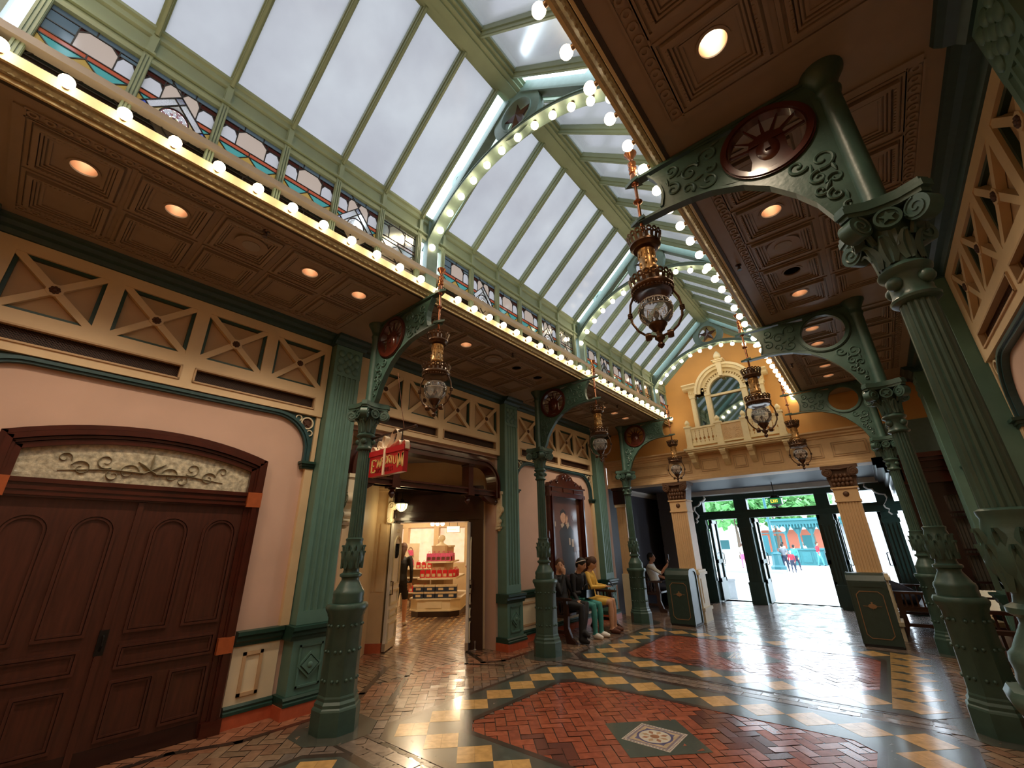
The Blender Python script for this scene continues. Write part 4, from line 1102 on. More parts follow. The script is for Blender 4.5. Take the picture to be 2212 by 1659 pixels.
for s in (-1, 1):
    m = MB(); m.bx(.0, .035, *sorted((s * .003, s * .865)), .005, 2.04); lf = m.build('door_leaf', 'wood_door', t)
    for y0, y1 in ((.12, .43), (.53, .84)):
        a, b = sorted((s * y0, s * y1)); m = MB(); panel_arched(m, a, b, .95, 1.92, .035); m.build('arched_panel', 'wood_door', lf)
        m = MB(); panel_rect(m, a, b, .18, .60, .035); m.build('lower_panel', 'wood_door', lf)
    a, b = sorted((s * .12, s * .84)); m = MB(); panel_rect(m, a, b, .68, .86, .035); m.build('lock_panel', 'wood_door', lf)
    m = MB(); m.bx(.03, .040, *sorted((s * .02, s * .85)), .01, .14); m.build('kick_plate', 'wood_dark', lf)
m = MB(); m.bx(.03, .055, -.03, .03, .80, .99); m.tube([(.05, 0, .95), (.085, 0, .94), (.09, 0, .88), (.055, 0, .84)], .008); m.bx(.03, .05, -.035, .035, .005, 2.04 - .02) if False else None
m.build('door_handle', 'black_iron', t)
m = MB(); m.bx(.03, .055, -.022, .022, .99, 2.03); m.bx(.03, .055, -.022, .022, .0, .80); m.build('meeting_stile', 'wood_door', t)

# ------------------------------------------------------------------ shop entrance: carved portal in the wall plane
PY0, PY1 = 2.87, 5.93
t = thing('carved_portal', 'glossy mahogany arched portal with crossbeam, across the shop entrance', 'portal')
def portal_path(q):
    r = .46 - q * 0; P = []
    P += [(PY0 + q, 2.40), (PY0 + q, 3.10 - r)]
    P += [(PY0 + r - (r - q) * cos(pi / 2 * i / 10), 3.10 - r + (r - q) * sin(pi / 2 * i / 10)) for i in range(1, 11)]
    P += [(PY0 + PY1 - y, z) for y, z in P[::-1]]
    return P
m = MB()
for q0, q1, d in ((0, .05, .06), (.05, .085, .11), (.085, .14, .085), (.14, .17, .12)): m.strip(portal_path(q1), portal_path(q0), 'X', XWL - .12, XWL + d)
m.build('arch', 'wood_red', t)
m = MB(); m.bx(XWL - .12, XWL + .05, PY0 + .05, PY1 - .05, 2.43, 2.53); m.bx(XWL - .13, XWL + .08, PY0 + .05, PY1 - .05, 2.505, 2.53); m.bx(XWL - .13, XWL + .08, PY0 + .05, PY1 - .05, 2.43, 2.45); m.build('crossbeam', 'wood_red', t)
for y in (3.64, 5.16):
    m = MB(); m.bx(XWL - .10, XWL + .07, y - .055, y + .055, 2.40, 3.0); m.bx(XWL - .10, XWL + .09, y - .075, y + .075, 2.90, 2.96); m.bx(XWL - .10, XWL + .09, y - .07, y + .07, 2.40, 2.54); m.build('upright', 'wood_red', t)
    m = MB(); m.lathe([(.05, 2.40), (.055, 2.385), (.03, 2.37), (.045, 2.345), (.05, 2.32), (.03, 2.29), (.012, 2.27), (.004, 2.26)], c=(XWL - .015, y, 0), n=16); m.build('drop_finial', 'wood_red', t)
for y, s in ((PY0 + .085, 1), (PY1 - .085, -1)):
    m = MB(); m.lathe([(.05, 2.42), (.06, 2.40), (.03, 2.385), (.05, 2.36), (.055, 2.33), (.03, 2.30), (.012, 2.28)], c=(XWL, y, 0), n=16); m.build('drop_finial', 'wood_red', t)
    m = MB(); P = [(y, 2.45)] + [(y + s * (.0 + .36 * sin(pi / 2 * i / 8)), 2.43 - .14 * (cos(pi / 2 * i / 8) ** 2)) for i in range(9)]
    m.prism(P, 'X', XWL - .06, XWL + .04); m.build('curved_brace', 'wood_red', t)
def corbel(label, loc, rz):
    t = thing('scroll_corbel', label, 'corbel', loc, rz, group='carved scroll corbels at the shop entrance')
    m = MB(); m.bx(0, .12, -.05, .05, 2.28, 2.50); m.bx(0, .14, -.06, .06, 2.47, 2.52); m.build('block', 'cream_pale', t)
    m = MB(); m.prism([(0, 2.28), (.12, 2.28), (.135, 2.2), (.11, 2.12), (.06, 2.07), (.055, 2.02), (.07, 1.97), (.09, 1.93), (.0, 1.91)], 'Y', -.045, .045); m.build('console', 'cream_pale', t)
    m = MB()
    for x, z, r in ((.10, 2.20, .062), (.065, 2.0, .042)):
        m.lathe([(r * .3, -.055), (r, -.052), (r, .052), (r * .3, .055)], c=(x, 0, z), n=20, ax='Y')
        for s in (-1, 1): m.tube([(x + a, s * .055, z + b) for a, b in spiral((0, 0), r * .9, r * .15, 60, 1.5)], r * .12, 5)
    m.build('scroll', 'cream_pale', t)
    m = MB(); m.prism([(0, 1.91), (.12, 1.91), (.10, 1.875), (.0, 1.86)], 'Y', -.065, .065); m.sph((.04, 0, 1.86), (.04, .04, .03), 10, 6); m.build('foot', 'cream_pale', t)
    return t
corbel('white scroll corbel on the portrait side of the carved portal, against the green pilaster', (XWL + .0, PY1 - .005, 0), 0)
corbel('white scroll corbel half hidden between the green pilaster and the column with the sign', (XWL + .0, PY0 + .06, 0), 0)

# vestibule: splayed side wall, door wall, low ceiling
AN = radians(38); UU = Vector((cos(AN), sin(AN), 0)); NN = Vector((-sin(AN), cos(AN), 0)); P0 = Vector((-6.32, 5.26, 0))
TD = Matrix.Translation(P0) @ Matrix.Rotation(AN, 4, 'Z')       # local x along the door wall, y into the shop
w = MB(); e0 = Vector((-5.35, 2.9, 0)); e1 = Vector((-7.30, 4.85, 0)); d = Vector((-.7071, -.7071, 0)) * .2
w.prism([(e0.x, e0.y), (e1.x, e1.y), ((e1 + d).x, (e1 + d).y), ((e0 + d).x, (e0 + d).y)], 'Z', 0, 3.2)
struct('wall_side', w, 'cream')
w = MB(); w.T = TD
w.bx(-1.1, -.92, .0, .3, 0, 3.12); w.bx(.92, .98, .0, .3, 0, 3.12); w.bx(-.92, .92, .0, .3, 2.6, 3.12)
struct('wall_inner', w, 'cream')
w = MB(); w.quad([(-5.25, 2.6, 3.13), (-5.25, 6.2, 3.13), (-8.2, 6.6, 3.13), (-8.2, 3.6, 3.13)]); struct('ceiling_vestibule', w, 'soffit', fix=False)
w = MB(); w.bx(-8.2, -5.6, 2.6, 6.6, 3.2, 3.26); struct('ceiling_upper', w, 'soffit_dark')
t = thing('pier', 'cream carved pier with scrolls beside the open shop door', 'pier', (-6.93, 4.60, 0), AN)
m = MB(); m.bx(-.17, .17, -.10, .12, 0, 2.6); m.bx(-.20, .20, -.13, .12, 2.56, 2.62); m.bx(-.23, .23, -.16, .12, 2.62, 2.66); m.bx(-.14, -.02, -.115, -.09, .9, 2.0); m.bx(.02, .14, -.115, -.09, .9, 2.0); m.build('shaft', 'cream', t)
for s in (-1, 1):
    m = MB()
    for x, z, r in ((.19, 2.30, .07), (.17, 2.05, .05)):
        m.lathe([(r * .3, -.15), (r, -.145), (r, .0), (r * .3, .005)], c=(s * x, 0, z), n=18, ax='Y'); m.tube([(s * (x + a), -.15, z + b) for a, b in spiral((0, 0), r * .9, r * .15, 60, 1.5)], r * .12, 5)
    m.bx(*sorted((s * .12, s * .2)), -.14, -.02, 2.0, 2.45); m.build('scroll', 'cream_pale', t)
m = MB(); m.bx(-.19, .19, -.12, .12, 0, .14); m.build('plinth', 'terracotta', t)

t = thing('door_2', None, None, P0, AN); t['kind'] = 'structure'
m = MB()
for s in (-1, 1): m.bx(*sorted((s * .68, s * .92)), -.09, .3, 0, 2.6); m.bx(*sorted((s * .88, s * .95)), -.13, -.05, 0, 2.62)
m.bx(-.68, .68, -.05, .3, 2.02, 2.6); m.bx(-.95, .95, -.14, -.05, 2.05, 2.10); m.bx(-.95, .95, -.17, -.05, 2.56, 2.64); m.bx(-.8, .8, -.08, -.05, 2.2, 2.5)
m.build('door_frame', 'wood_dark', t)
def leafd(x, lab):
    m = MB(); m.bx(x - .022, x + .022, -.24, .33, .02, 2.0); L_ = m.build('door_leaf', 'white_paint', t)
    for s in (-1, 1):
        m = MB(); X_ = x + s * .024
        for z0, z1 in ((.12, .42), (.48, .62), (.68, .92)): panel_rect(m, -.18, .27, z0, z1, X_)
        panel_arched(m, -.17, .26, .98, 1.8, X_)
        for q in (-.06, 0, .06): m.ringp((.045 + q, 1.88), .018, .032, 'X', X_ - .004, X_ + .004, n=14)
        m.build('mouldings', 'cream_pale', L_)
    m = MB(); m.bx(x - .027, x + .027, -.242, .335, .02, .13); m.build('kick_plate', 'steel', L_)
    m = MB(); m.tube([(x + .03, -.20, .85), (x + .07, -.2, .85), (x + .07, -.2, 1.05), (x + .03, -.2, 1.05)], .01); m.build('door_handle', 'brass_dark', L_)
    return L_
ll = leafd(-.66, 'l'); lr = leafd(.70, 'r')
o = thing('door_plaque', 'small black shield plaque hanging on the open white shop door', 'plaque', P0, AN)
m = MB(); m.T = Matrix.Translation((-.62, -.02, 1.54)) @ Matrix.Rotation(radians(-52), 4, 'Z')
m.prism([(-.08, .12), (.08, .12), (.08, -.06), (.04, -.11), (0, -.125), (-.04, -.11), (-.08, -.06)], 'Y', -.012, .012); m.build('board', 'black', o)
m = MB(); m.T = Matrix.Translation((-.62, -.02, 1.54)) @ Matrix.Rotation(radians(-52), 4, 'Z')
m.bx(-.06, .06, -.016, -.010, .025, .05); m.bx(-.05, .05, -.016, -.010, -.04, -.01); m.bx(-.035, .035, -.016, -.010, -.075, -.06); m.build('faded_lines', 'soffit_dark', o)
t = thing('door_stopper', 'small steel door stop on the floor beside the open shop door', 'door stop', (-5.62, 5.70, 0))
m = MB(); m.lathe([(.03, 0), (.03, .01), (.014, .015), (.014, .09), (.02, .10), (.018, .13), (.004, .135)], n=14); m.build('post', 'steel', t)
# small lit lantern by the shop door
t = thing('porch_lantern', 'small lit glass lantern glowing over the open shop door', 'lantern', (-6.55, 4.72, 2.31))
m = MB(); m.tube([(0, 0, .05), (0, 0, .22)], .008); m.lathe([(.02, .06), (.11, .045), (.12, .03), (.10, .02)], n=16); m.tube([(0, 0, .22), (-.06, .06, .27), (-.15, .15, .27)], .01)
m.sph((0, 0, .075), (.04, .04, .03)); m.build('hood', 'black_iron', t)
mat('lantern_glass', '#fff0b8', .3, emit=(1., .85, .42), estr=2.6, var=.1, scale=40)
m = MB(); m.lathe([(.098, .03), (.105, 0), (.09, -.06), (.05, -.10), (.015, -.115)], n=8, sm=False); m.build('glass_bowl', 'lantern_glass', t)
m = MB()
for i in range(8):
    a = pi / 4 * i; m.tube([(.10 * cos(a), .10 * sin(a), .03), (.107 * cos(a), .107 * sin(a), 0), (.092 * cos(a), .092 * sin(a), -.06), (.05 * cos(a), .05 * sin(a), -.102)], .004, 5)
m.lathe([(.02, -.112), (.012, -.13), (.004, -.14)], n=8); m.build('cage', 'black_iron', t)

# ------------------------------------------------------------------ hanging shop sign shaped as a gift box
t = thing('hanging_sign', 'red gift box shop sign with ribbon bow hanging from the column pole', 'sign')
YS = 2.665; sx0, sx1, sz0, sz1 = -4.335, -3.685, 2.342, 2.575
m = MB(); m.bx(sx0 + .008, sx1 - .008, YS - .03, YS + .03, sz0, sz1); bd = m.build('box', 'red_sign', t)
m = MB(); m.bx(sx0 - .006, sx1 + .006, YS - .04, YS + .04, sz1 - .005, 2.63); m.build('lid', 'red_sign', t)
m = MB(); cxs = -4.03; m.bx(cxs - .018, cxs + .018, YS - .044, YS + .044, sz0 - .002, 2.634); m.build('ribbon', 'ribbon', t)
m = MB()
def loop(pts, w_=.028):
    p2 = []
    for i in range(len(pts) - 1):
        for k in range(5): p2.append((pts[i][0] + (pts[i + 1][0] - pts[i][0]) * k / 5, pts[i][1] + (pts[i + 1][1] - pts[i][1]) * k / 5))
    p2.append(pts[-1])
    for _ in range(3): p2 = [p2[0]] + [((a[0] + 2 * b[0] + c[0]) / 4, (a[1] + 2 * b[1] + c[1]) / 4) for a, b, c in zip(p2, p2[1:], p2[2:])] + [p2[-1]]
    off = [(x + .004, z + .005) for x, z in p2]; m.strip(p2, off, 'Y', YS - w_, YS + w_)
loop([(cxs, 2.635), (cxs + .04, 2.68), (cxs + .08, 2.80), (cxs + .15, 2.84), (cxs + .20, 2.78), (cxs + .17, 2.69), (cxs + .06, 2.635)])
loop([(cxs, 2.635), (cxs - .05, 2.66), (cxs - .02, 2.76), (cxs - .06, 2.79), (cxs - .10, 2.74), (cxs - .08, 2.65), (cxs - .02, 2.635)])
loop([(cxs - .08, 2.64), (cxs - .16, 2.67), (cxs - .13, 2.73), (cxs - .17, 2.74), (cxs - .19, 2.67), (cxs - .12, 2.635)])
loop([(cxs - .2, 2.635), (cxs - .26, 2.69), (cxs - .30, 2.68), (cxs - .305, 2.60)])
loop([(cxs + .15, 2.64), (cxs + .22, 2.70), (cxs + .25, 2.66), (cxs + .24, 2.638)])
loop([(cxs + .28, 2.64), (cxs + .32, 2.68), (cxs + .35, 2.66), (cxs + .355, 2.58)])
m.build('bow', 'ribbon', t, fix=False)
m = MB(); xs = [-4.27, -4.165, -4.09, -4.035, -3.965, -3.905, -3.862, -3.78]; hs = [.135, .085, .085, .083, .083, .083, .083, .14]; zs = [2.39, 2.435, 2.452, 2.46, 2.46, 2.452, 2.44, 2.40]; ws = [.11, .066, .07, .075, .075, .08, .07, .10]
for ch, x, h, z, w_ in zip('EMPORIUM', xs, hs, zs, ws): letter(m, ch, x, z, w_, h, YS - .033, .13)
m.build('lettering', 'gold_letter', bd, fix=False)
m = MB(); x = -4.20
for ch in 'TOYS & DOLLS':
    if ch != ' ': letter(m, ch, x, 2.375, .026, .045, YS - .033, .09)
    x += .031 if ch != ' ' else .018
mat('dim_red', '#7a1a1a', .5); m.build('faint_lettering', 'dim_red', bd, fix=False)
m = MB(); m.tube([(-4.40, 2.66, 2.80), (-3.56, 2.66, 2.806)], .014, 10); m.sph((-3.55, 2.66, 2.806), .02); m.build('pole', 'wood_dark', t)
m = MB()
for x in (-4.25, -3.78): m.tube([(x, YS, 2.63), (x, YS, 2.80)], .005, 6)
m.build('hanger', 'black_iron', t)
m = MB(); m.tube([(-3.75, 2.66, 2.81), (-3.93, 2.64, 3.52)], .003, 5); m.build('stay_wire', 'copper', t)

# ------------------------------------------------------------------ shop beyond the door
f = MB(); f.T = TD
SH = [(.62, .42, .2), (.55, .27, .1), (.66, .52, .34), (.22, .12, .07), (.5, .24, .09)]
f.cc = (.2, .12, .08); f.quad([(-5, .3, .001), (1.0, .3, .001), (1.0, 9.5, .001), (-5, 9.5, .001)])
for i in range(56):
    for j in range(60):
        x = -3.4 + i * .135; y = .36 + j * .135
        if x > .85 or y > 8.2: continue
        k = (i + j) % 2
        if i % 11 == 0 or i % 11 == 1: c = (.09, .06, .05)
        else: c = SH[0] if k else SH[(i * 7 + j * 3) % 5]
        a, b = x + .0655, y + .0655
        f.cc = c; f.quad([(x, y, .004), (a, y, .004), (a, b, .004), (x, b, .004)])
        if k == 0 and i % 11 > 1:
            f.cc = SH[3] if (i + 2 * j) % 3 else SH[2]; q = .03
            f.quad([(x - .035, y + .1, .0045), (x + .03, y + .072, .0045), (x + .035 + .06, y + .1, .0045), (x + .03, y + .128, .0045)])
struct('floor_shop', f, ['brick'], fix=False)
w = MB(); w.T = TD
w.bx(-5, 1, 9.5, 9.7, 0, 3); w.bx(-5.2, -5, .3, 9.7, 0, 3); w.bx(1.0, 1.2, .3, 9.7, 0, 3); w.bx(-5, -1.1, .1, .3, 0, 3)
struct('wall_shop', w, 'cream')
w = MB(); w.T = TD; w.bx(-5, 1, .3, 9.5, 2.75, 2.8); 
for k in range(6): w.bx(-5, 1, 1 + 1.5 * k, 1.2 + 1.5 * k, 2.62, 2.75)
struct('ceiling_shop', w, 'cream_pale')
PT = lambda u, n, z=0: tuple(P0 + UU * u + NN * n + Vector((0, 0, z)))
SD = thing('display_stand', 'cream tiered display stand of red and pink goods inside the shop', 'display', PT(-.60, 4.35), AN)
def chamf(hx, y0, y1, c): return [(-hx + c, y0), (hx - c, y0), (hx, y0 + c), (hx, y1 - c), (hx - c, y1), (-hx + c, y1), (-hx, y1 - c), (-hx, y0 + c)]
m = MB(); m.prism(chamf(.60, -1.0, 1.0, .22), 'Z', 0, .13); m.build('plinth', 'wood_dark', SD)
m = MB(); m.prism(chamf(.62, -1.02, 1.02, .22), 'Z', .13, .40); m.prism(chamf(.65, -1.05, 1.05, .22), 'Z', .38, .41); m.prism(chamf(.64, -1.04, 1.04, .22), 'Z', .13, .16); m.bx(-.2, .2, -1.035, -1.02, .2, .34); m.build('body', 'cream_pale', SD)
m = MB(); m.prism(chamf(.2, -.6, .6, .05), 'Z', .40, 1.62); m.build('core', 'panel_tan', SD)
for hx, hy, z in ((.50, .9, .85), (.36, .72, 1.23), (.26, .5, 1.61)):
    m = MB(); m.prism(chamf(hx, -hy, hy, .14), 'Z', z - .03, z + .012); m.build('shelf', 'cream_pale', SD)
m = MB(); m.lathe([(.16, 1.62), (.14, 1.64), (.06, 1.68), (.05, 1.71), (.06, 1.72), (.04, 1.73), (.085, 1.76), (.10, 1.81), (.085, 1.86), (.03, 1.895)], c=(0, -.3, 0), n=20); m.build('finial', 'cream_pale', SD)
mat('pack_red', '#c3121f', .4, var=.15, scale=30); mat('pack_pink', '#d85a86', .4, var=.25, scale=30); mat('pack_box', '#cdb894', .5, var=.15); mat('pack_blue', '#27344a', .4, var=.2); mat('pack_brown', '#6b3b2a', .5, var=.2)
def bag(nm, label, m1, m2, loc, s=1., grp=None):
    t = thing(nm, label, 'gift bag', loc, AN, grp); m = MB()
    m.add([(-.055, -.03, 0), (.055, -.03, 0), (.055, .03, 0), (-.055, .03, 0), (-.05, -.02, .15), (.05, -.02, .15), (.05, .02, .15), (-.05, .02, .15)], [(0, 1, 2, 3), (4, 5, 6, 7), (0, 1, 5, 4), (1, 2, 6, 5), (2, 3, 7, 6), (3, 0, 4, 7)]); b = m.build('bag', m1, t)
    m = MB(); m.bx(-.035, .035, -.034, -.024, .02, .08); m.build('print', m2, t)
    m = MB(); m.tube([(-.02, 0, .15), (-.015, 0, .19), (.015, 0, .19), (.02, 0, .15)], .004, 5); m.build('bow', m1, t)
    t.scale = (s, s, s); return t
def sdp(x, y, z): v = TD @ Vector((-.60 + x, 4.35 + y, z)); return tuple(v)
B1 = bag('gift_bag', 'red gift bag in the row on the middle tier of the shop display', 'pack_red', 'pack_box', sdp(-.36, -.80, .864), 1.15, 'red gift bags on the middle tier')
for k in range(1, 6): dup(B1, sdp(-.36 + .144 * k, -.80, .864))
for k in range(4): dup(B1, sdp(.41, -.62 + .15 * k, .864))
B2 = bag('gift_bag', 'pink gift bag in the row on the upper tier of the shop display', 'pack_pink', 'pack_brown', sdp(-.25, -.62, 1.244), 1.25, 'pink gift bags on the upper tier')
for k in range(1, 5): dup(B2, sdp(-.25 + .125 * k, -.62, 1.244))
for k in range(3): dup(B2, sdp(.28, -.45 + .14 * k, 1.244))
def crate(label, loc, grp):
    t = thing('storage_box', label, 'box', loc, AN, grp); m = MB(); m.bx(-.13, .13, -.07, .07, 0, .12); m.build('body', 'pack_blue', t)
    m = MB(); m.bx(-.135, .135, -.075, .075, .10, .145); m.build('lid', 'pack_box', t); m = MB(); m.bx(-.06, .06, -.078, -.07, .03, .08); m.build('label_card', 'pack_box', t); return t
K1 = crate('dark storage box with pale lid on the lowest tier of the shop display', sdp(-.40, -.93, .414), 'storage boxes on the lowest tier')
for k, (x, z) in enumerate(((-.12, .41), (.16, .41), (.42, .41), (-.40, .56), (-.12, .56), (.16, .56), (.42, .56))): dup(K1, sdp(x, -.93, z + .004))
# left shelf unit in the shop
LS = thing('shelf_unit', 'low cream shelf unit with red packs, left of the tiered shop display', 'shelf', PT(-1.62, 5.75), AN)
m = MB()
for x in (-.45, .45): m.bx(x - .02, x + .02, -.2, .2, 0, .98)
m.build('side_panel', 'cream_pale', LS)
for z in (.34, .74, .98):
    m = MB(); m.bx(-.47, .47, -.22, .22, z - .015, z + .015); m.build('shelf', 'cream_pale', LS)
m = MB(); m.bx(-.45, .45, .17, .19, .1, .97); m.build('back_panel', 'panel_tan', LS)
m = MB(); m.bx(-.4, .02, -.08, -.06, 1.0, 1.7); m.build('backboard', 'cream_pale', LS)
for k in range(4): dup(B1, PT(-1.96 + .17 * k + .38, 5.6, .995), None, 'red gift bag standing on top of the low cream shelf unit', 'red bags on the shelf unit')
for k in range(4): dup(B1, PT(-1.96 + .2 * k, 5.6, .355), None, 'red gift bag on the lowest board of the cream shelf unit', 'red bags low on the shelf unit')
def handbag(label, loc, s=1.):
    t = thing('handbag', label, 'bag', loc, AN); m = MB(); m.prism([(.0, 0), (.10, 0), (.08, .15), (-.08, .15)], 'Y', -.04, .04); m.build('body', 'pack_pink', t)
    m = MB(); m.tube([(.06 * cos(pi * i / 8), 0, .15 + .08 * sin(pi * i / 8)) for i in range(9)], .008, 6); m.build('handle', 'pack_brown', t); t.scale = (s, s, s); return t
handbag('pink handbag on the upper part of the display board', PT(-1.86, 5.63, 1.36)); handbag('pink handbag on the lower part of the display board', PT(-1.83, 5.63, 1.08))
handbag('pink handbag on the high shelf at the back of the shop', PT(.0, 8.6, 2.0), 1.3)
# shop back wall joinery and lit things
t = thing('wall_cabinet', 'cream built-in wall cabinet with lit openings across the back of the shop', 'cabinet', PT(-1.0, 9.2), AN)
m = MB(); m.bx(-3.2, 1.9, -.1, .28, 0, 1.0); m.bx(-3.2, 1.9, -.14, .28, 2.3, 2.6)
for k in range(5): m.bx(-3.2 + 1.2 * k - .09, -3.2 + 1.2 * k + .09, -.12, .28, 1.0, 2.3)
m.build('carcass', 'cream', t)
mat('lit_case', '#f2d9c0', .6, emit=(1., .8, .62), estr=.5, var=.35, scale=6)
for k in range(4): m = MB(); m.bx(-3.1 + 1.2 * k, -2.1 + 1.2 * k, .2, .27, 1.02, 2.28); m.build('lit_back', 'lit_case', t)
mat('sign_lit', '#fffbd8', .5, emit=(1., .95, .62), estr=1.1, var=0)
t = thing('lit_sign', 'pale yellow illuminated sign hanging inside the shop', 'sign', PT(-.45, 5.0, 0), AN)
m = MB(); m.bx(-.19, .19, -.03, .03, 1.98, 2.15); m.build('panel', 'sign_lit', t); m = MB(); m.bx(-.20, .20, -.025, .035, 1.97, 2.16); m.build('frame', 'panel_tan', t); m = MB(); m.tube([(-.12, 0, 2.15), (-.12, 0, 2.75)], .006); m.tube([(.12, 0, 2.15), (.12, 0, 2.75)], .006); m.build('rod', 'black_iron', t)
m = MB()
for i in range(5): m.tube([(-.13 + .045 * i, -.034, 2.05), (-.12 + .045 * i, -.034, 2.075), (-.105 + .045 * i, -.034, 2.05)], .004, 5)
m.build('script_line', 'pack_box', t)
emis('shop_bulb', (1., .8, .55), 18.)
for k in range(3):
    t = thing('globe_lamp', 'small glowing globe in the cluster under the shop ceiling', 'lamp', PT(-1.08 + .15 * k, 5.0, 2.23), 0, 'globe lamps in the shop')
    m = MB(); m.sph((0, 0, 0), .06); m.build('globe', 'shop_bulb', t); m = MB(); m.tube([(0, 0, .05), (0, 0, .5)], .008); m.build('stem', 'brass_dark', t)

# ------------------------------------------------------------------ tall portrait in its carved frame
def portrait(label, loc, rz, pic=True):
    t = thing('portrait_frame', label, 'picture', loc, rz)
    m = MB()
    for s in (-1, 1):
        m.bx(0, .10, *sorted((s * .56, s * .69)), .90, 2.62); m.bx(0, .13, *sorted((s * .60, s * .65)), .95, 2.60)
        m.prism([(s * .69, 1.9), (s * .74, 1.84), (s * .75, 1.75), (s * .70, 1.66), (s * .73, 1.5), (s * .69, 1.4)], 'X', .02, .08)
    m.bx(0, .10, -.69, .69, .80, .95); m.bx(0, .12, -.72, .72, 2.56, 2.64); m.bx(0, .10, -.70, .70, 2.64, 2.78); m.bx(0, .13, -.73, .73, 2.76, 2.80)
    for k in (-1, 0, 1): m.bx(.09, .115, k * .44 - .18, k * .44 + .18, 2.665, 2.745)
    m.build('frame', 'wood_red', t)
    P = [(-.70, 2.80), (-.68, 2.85), (-.58, 2.86), (-.50, 2.90), (-.42, 2.93), (-.30, 2.96), (-.24, 3.03), (-.12, 3.07), (0, 3.10)]
    m = MB(); m.prism(P + [(-y, z) for y, z in P[::-1][1:]], 'X', .0, .08)
    for s in (-1, 1):
        for c, r, a, tn in (((s * .60, 2.845), .04, 0, 1.2), ((s * .38, 2.89), .05, 40, -1.2), ((s * .14, 3.0), .05, 200, 1.2)): m.tube([(.085, y, z) for y, z in spiral(c, r, r * .2, a, tn)], .012, 6)
    m.sph((.08, 0, 3.0), (.03, .06, .08)); m.build('crest', 'wood_red', t)
    if pic:
        mat('pic_ground', '#5a3626', .5, var=.25, scale=3, coat=.9); mat('pic_dark', '#1c1512', .5, var=.2, coat=.9); mat('pic_skin', '#cda183', .5, coat=.9); mat('pic_pale', '#b9a68f', .5, coat=.9); mat('pic_table', '#6d4a35', .5, coat=.9)
        m = MB(); m.bx(.02, .03, -.56, .56, .95, 2.56); pc = m.build('picture', 'pic_ground', t)
        Q = lambda pts, mi, x=.031: m.prism(pts, 'X', .028, x, mi)
        m = MB()
        Q([(-.20, 1.0), (-.24, 1.5), (-.30, 1.85), (-.14, 2.0), (.10, 2.02), (.26, 1.86), (.24, 1.4), (.22, 1.0)], 0)
        Q([(-.13 + .105 * cos(2 * pi * i / 16), 2.16 + .14 * sin(2 * pi * i / 16)) for i in range(16)], 1, .0325)
        Q([(-.24, 2.16), (-.22, 2.27), (-.12, 2.32), (-.02, 2.26), (-.03, 2.2), (-.10, 2.25), (-.19, 2.22)], 0, .0335)
        Q([(.0, 2.0), (.06, 2.12), (.03, 2.2), (-.02, 2.12), (-.05, 2.0)], 1, .034); Q([(.02, 1.9), (.10, 1.98), (.06, 2.06), (-.02, 1.98)], 2, .034); Q([(-.2, 1.92), (-.1, 1.98), (-.13, 2.03), (-.24, 2.0)], 2, .034)
        Q([(.22, 1.52), (.52, 1.54), (.5, 1.47), (.22, 1.44)], 3, .034); Q([(.33, 1.45), (.40, 1.45), (.46, 1.1), (.38, 1.1)], 3, .034); Q([(.20, 1.06), (.52, 1.12), (.54, 1.04), (.22, 1.0)], 2, .034); Q([(.05, 1.58), (.11, 1.58), (.11, 1.72), (.05, 1.72)], 2, .034); Q([(.16, 1.54), (.24, 1.54), (.24, 1.70), (.16, 1.70)], 2, .034)
        Q([(-.52, 1.95), (-.42, 1.95), (-.42, 2.05), (-.52, 2.05)], 2, .034); Q([(.28 + .05 * cos(2 * pi * i / 14), 2.14 + .06 * sin(2 * pi * i / 14)) for i in range(14)], 3, .034)
        m.build('painted_figure', ['pic_dark', 'pic_skin', 'pic_pale', 'pic_table'], pc)
    else:
        m = MB(); m.bx(.02, .03, -.56, .56, .95, 2.56); m.build('picture', 'glass_dark', t)
    return t
portrait('tall dark carved frame with a portrait of a man resting his head on his hand', (XWL, 8.15, 0), 0)
portrait('dark carved picture frame on the wall behind the huge nearby column', (XWR, 3.95, 0), pi, False)

# ------------------------------------------------------------------ benches
def bench(label, loc, rz, L_=1.75):
    t = thing('wooden_bench', label, 'bench', loc, rz, group='dark wooden benches')
    m = MB(); m.bx(.12, .58, -L_ / 2 + .04, L_ / 2 - .04, .42, .46); m.build('seat', 'bench_wood', t)
    m = MB()
    for k in range(14): y = -L_ / 2 + .1 + (L_ - .2) * k / 13; m.bar((.13, y, .46), (.06, y, .92), .06, .02, up=(1, 0, 0))
    m.bar((.09, -L_ / 2 + .03, .58), (.09, L_ / 2 - .03, .58), .04, .03, up=(0, 0, 1)); m.bar((.045, -L_ / 2 + .03, .95), (.045, L_ / 2 - .03, .95), .05, .10, up=(0, 0, 1)); m.build('backrest', 'bench_wood', t)
    for s in (-1, 1):
        y = s * (L_ / 2 - .03)
        m = MB()
        m.prism([(.0, 0), (.08, 0), (.12, .10), (.15, .42), (.10, .62), (.085, .98), (.03, .98), (.05, .5), (.06, .12)], 'Y', y - .03, y + .03)
        m.build('rear_leg', 'bench_wood', t)
        m = MB(); m.prism([(.52, 0), (.70, 0), (.70, .04), (.62, .09), (.56, .25), (.57, .42), (.55, .66), (.47, .66), (.48, .42), (.47, .2)], 'Y', y - .03, y + .03); m.build('front_leg', 'bench_wood', t)
        m = MB(); m.prism([(.05, .66), (.62, .66), (.64, .69), (.60, .70), (.05, .70)], 'Y', y - .045, y + .045); m.build('armrest', 'bench_wood', t)
        m = MB()
        for k in range(4): m.bx(.18 + .08 * k, .205 + .08 * k, y - .012, y + .012, .44, .67)
        m.bx(.12, .52, y - .02, y + .02, .14, .19); m.bx(.12, .52, y - .02, y + .02, .38, .43); m.build('side_rails', 'bench_wood', t)
    return t
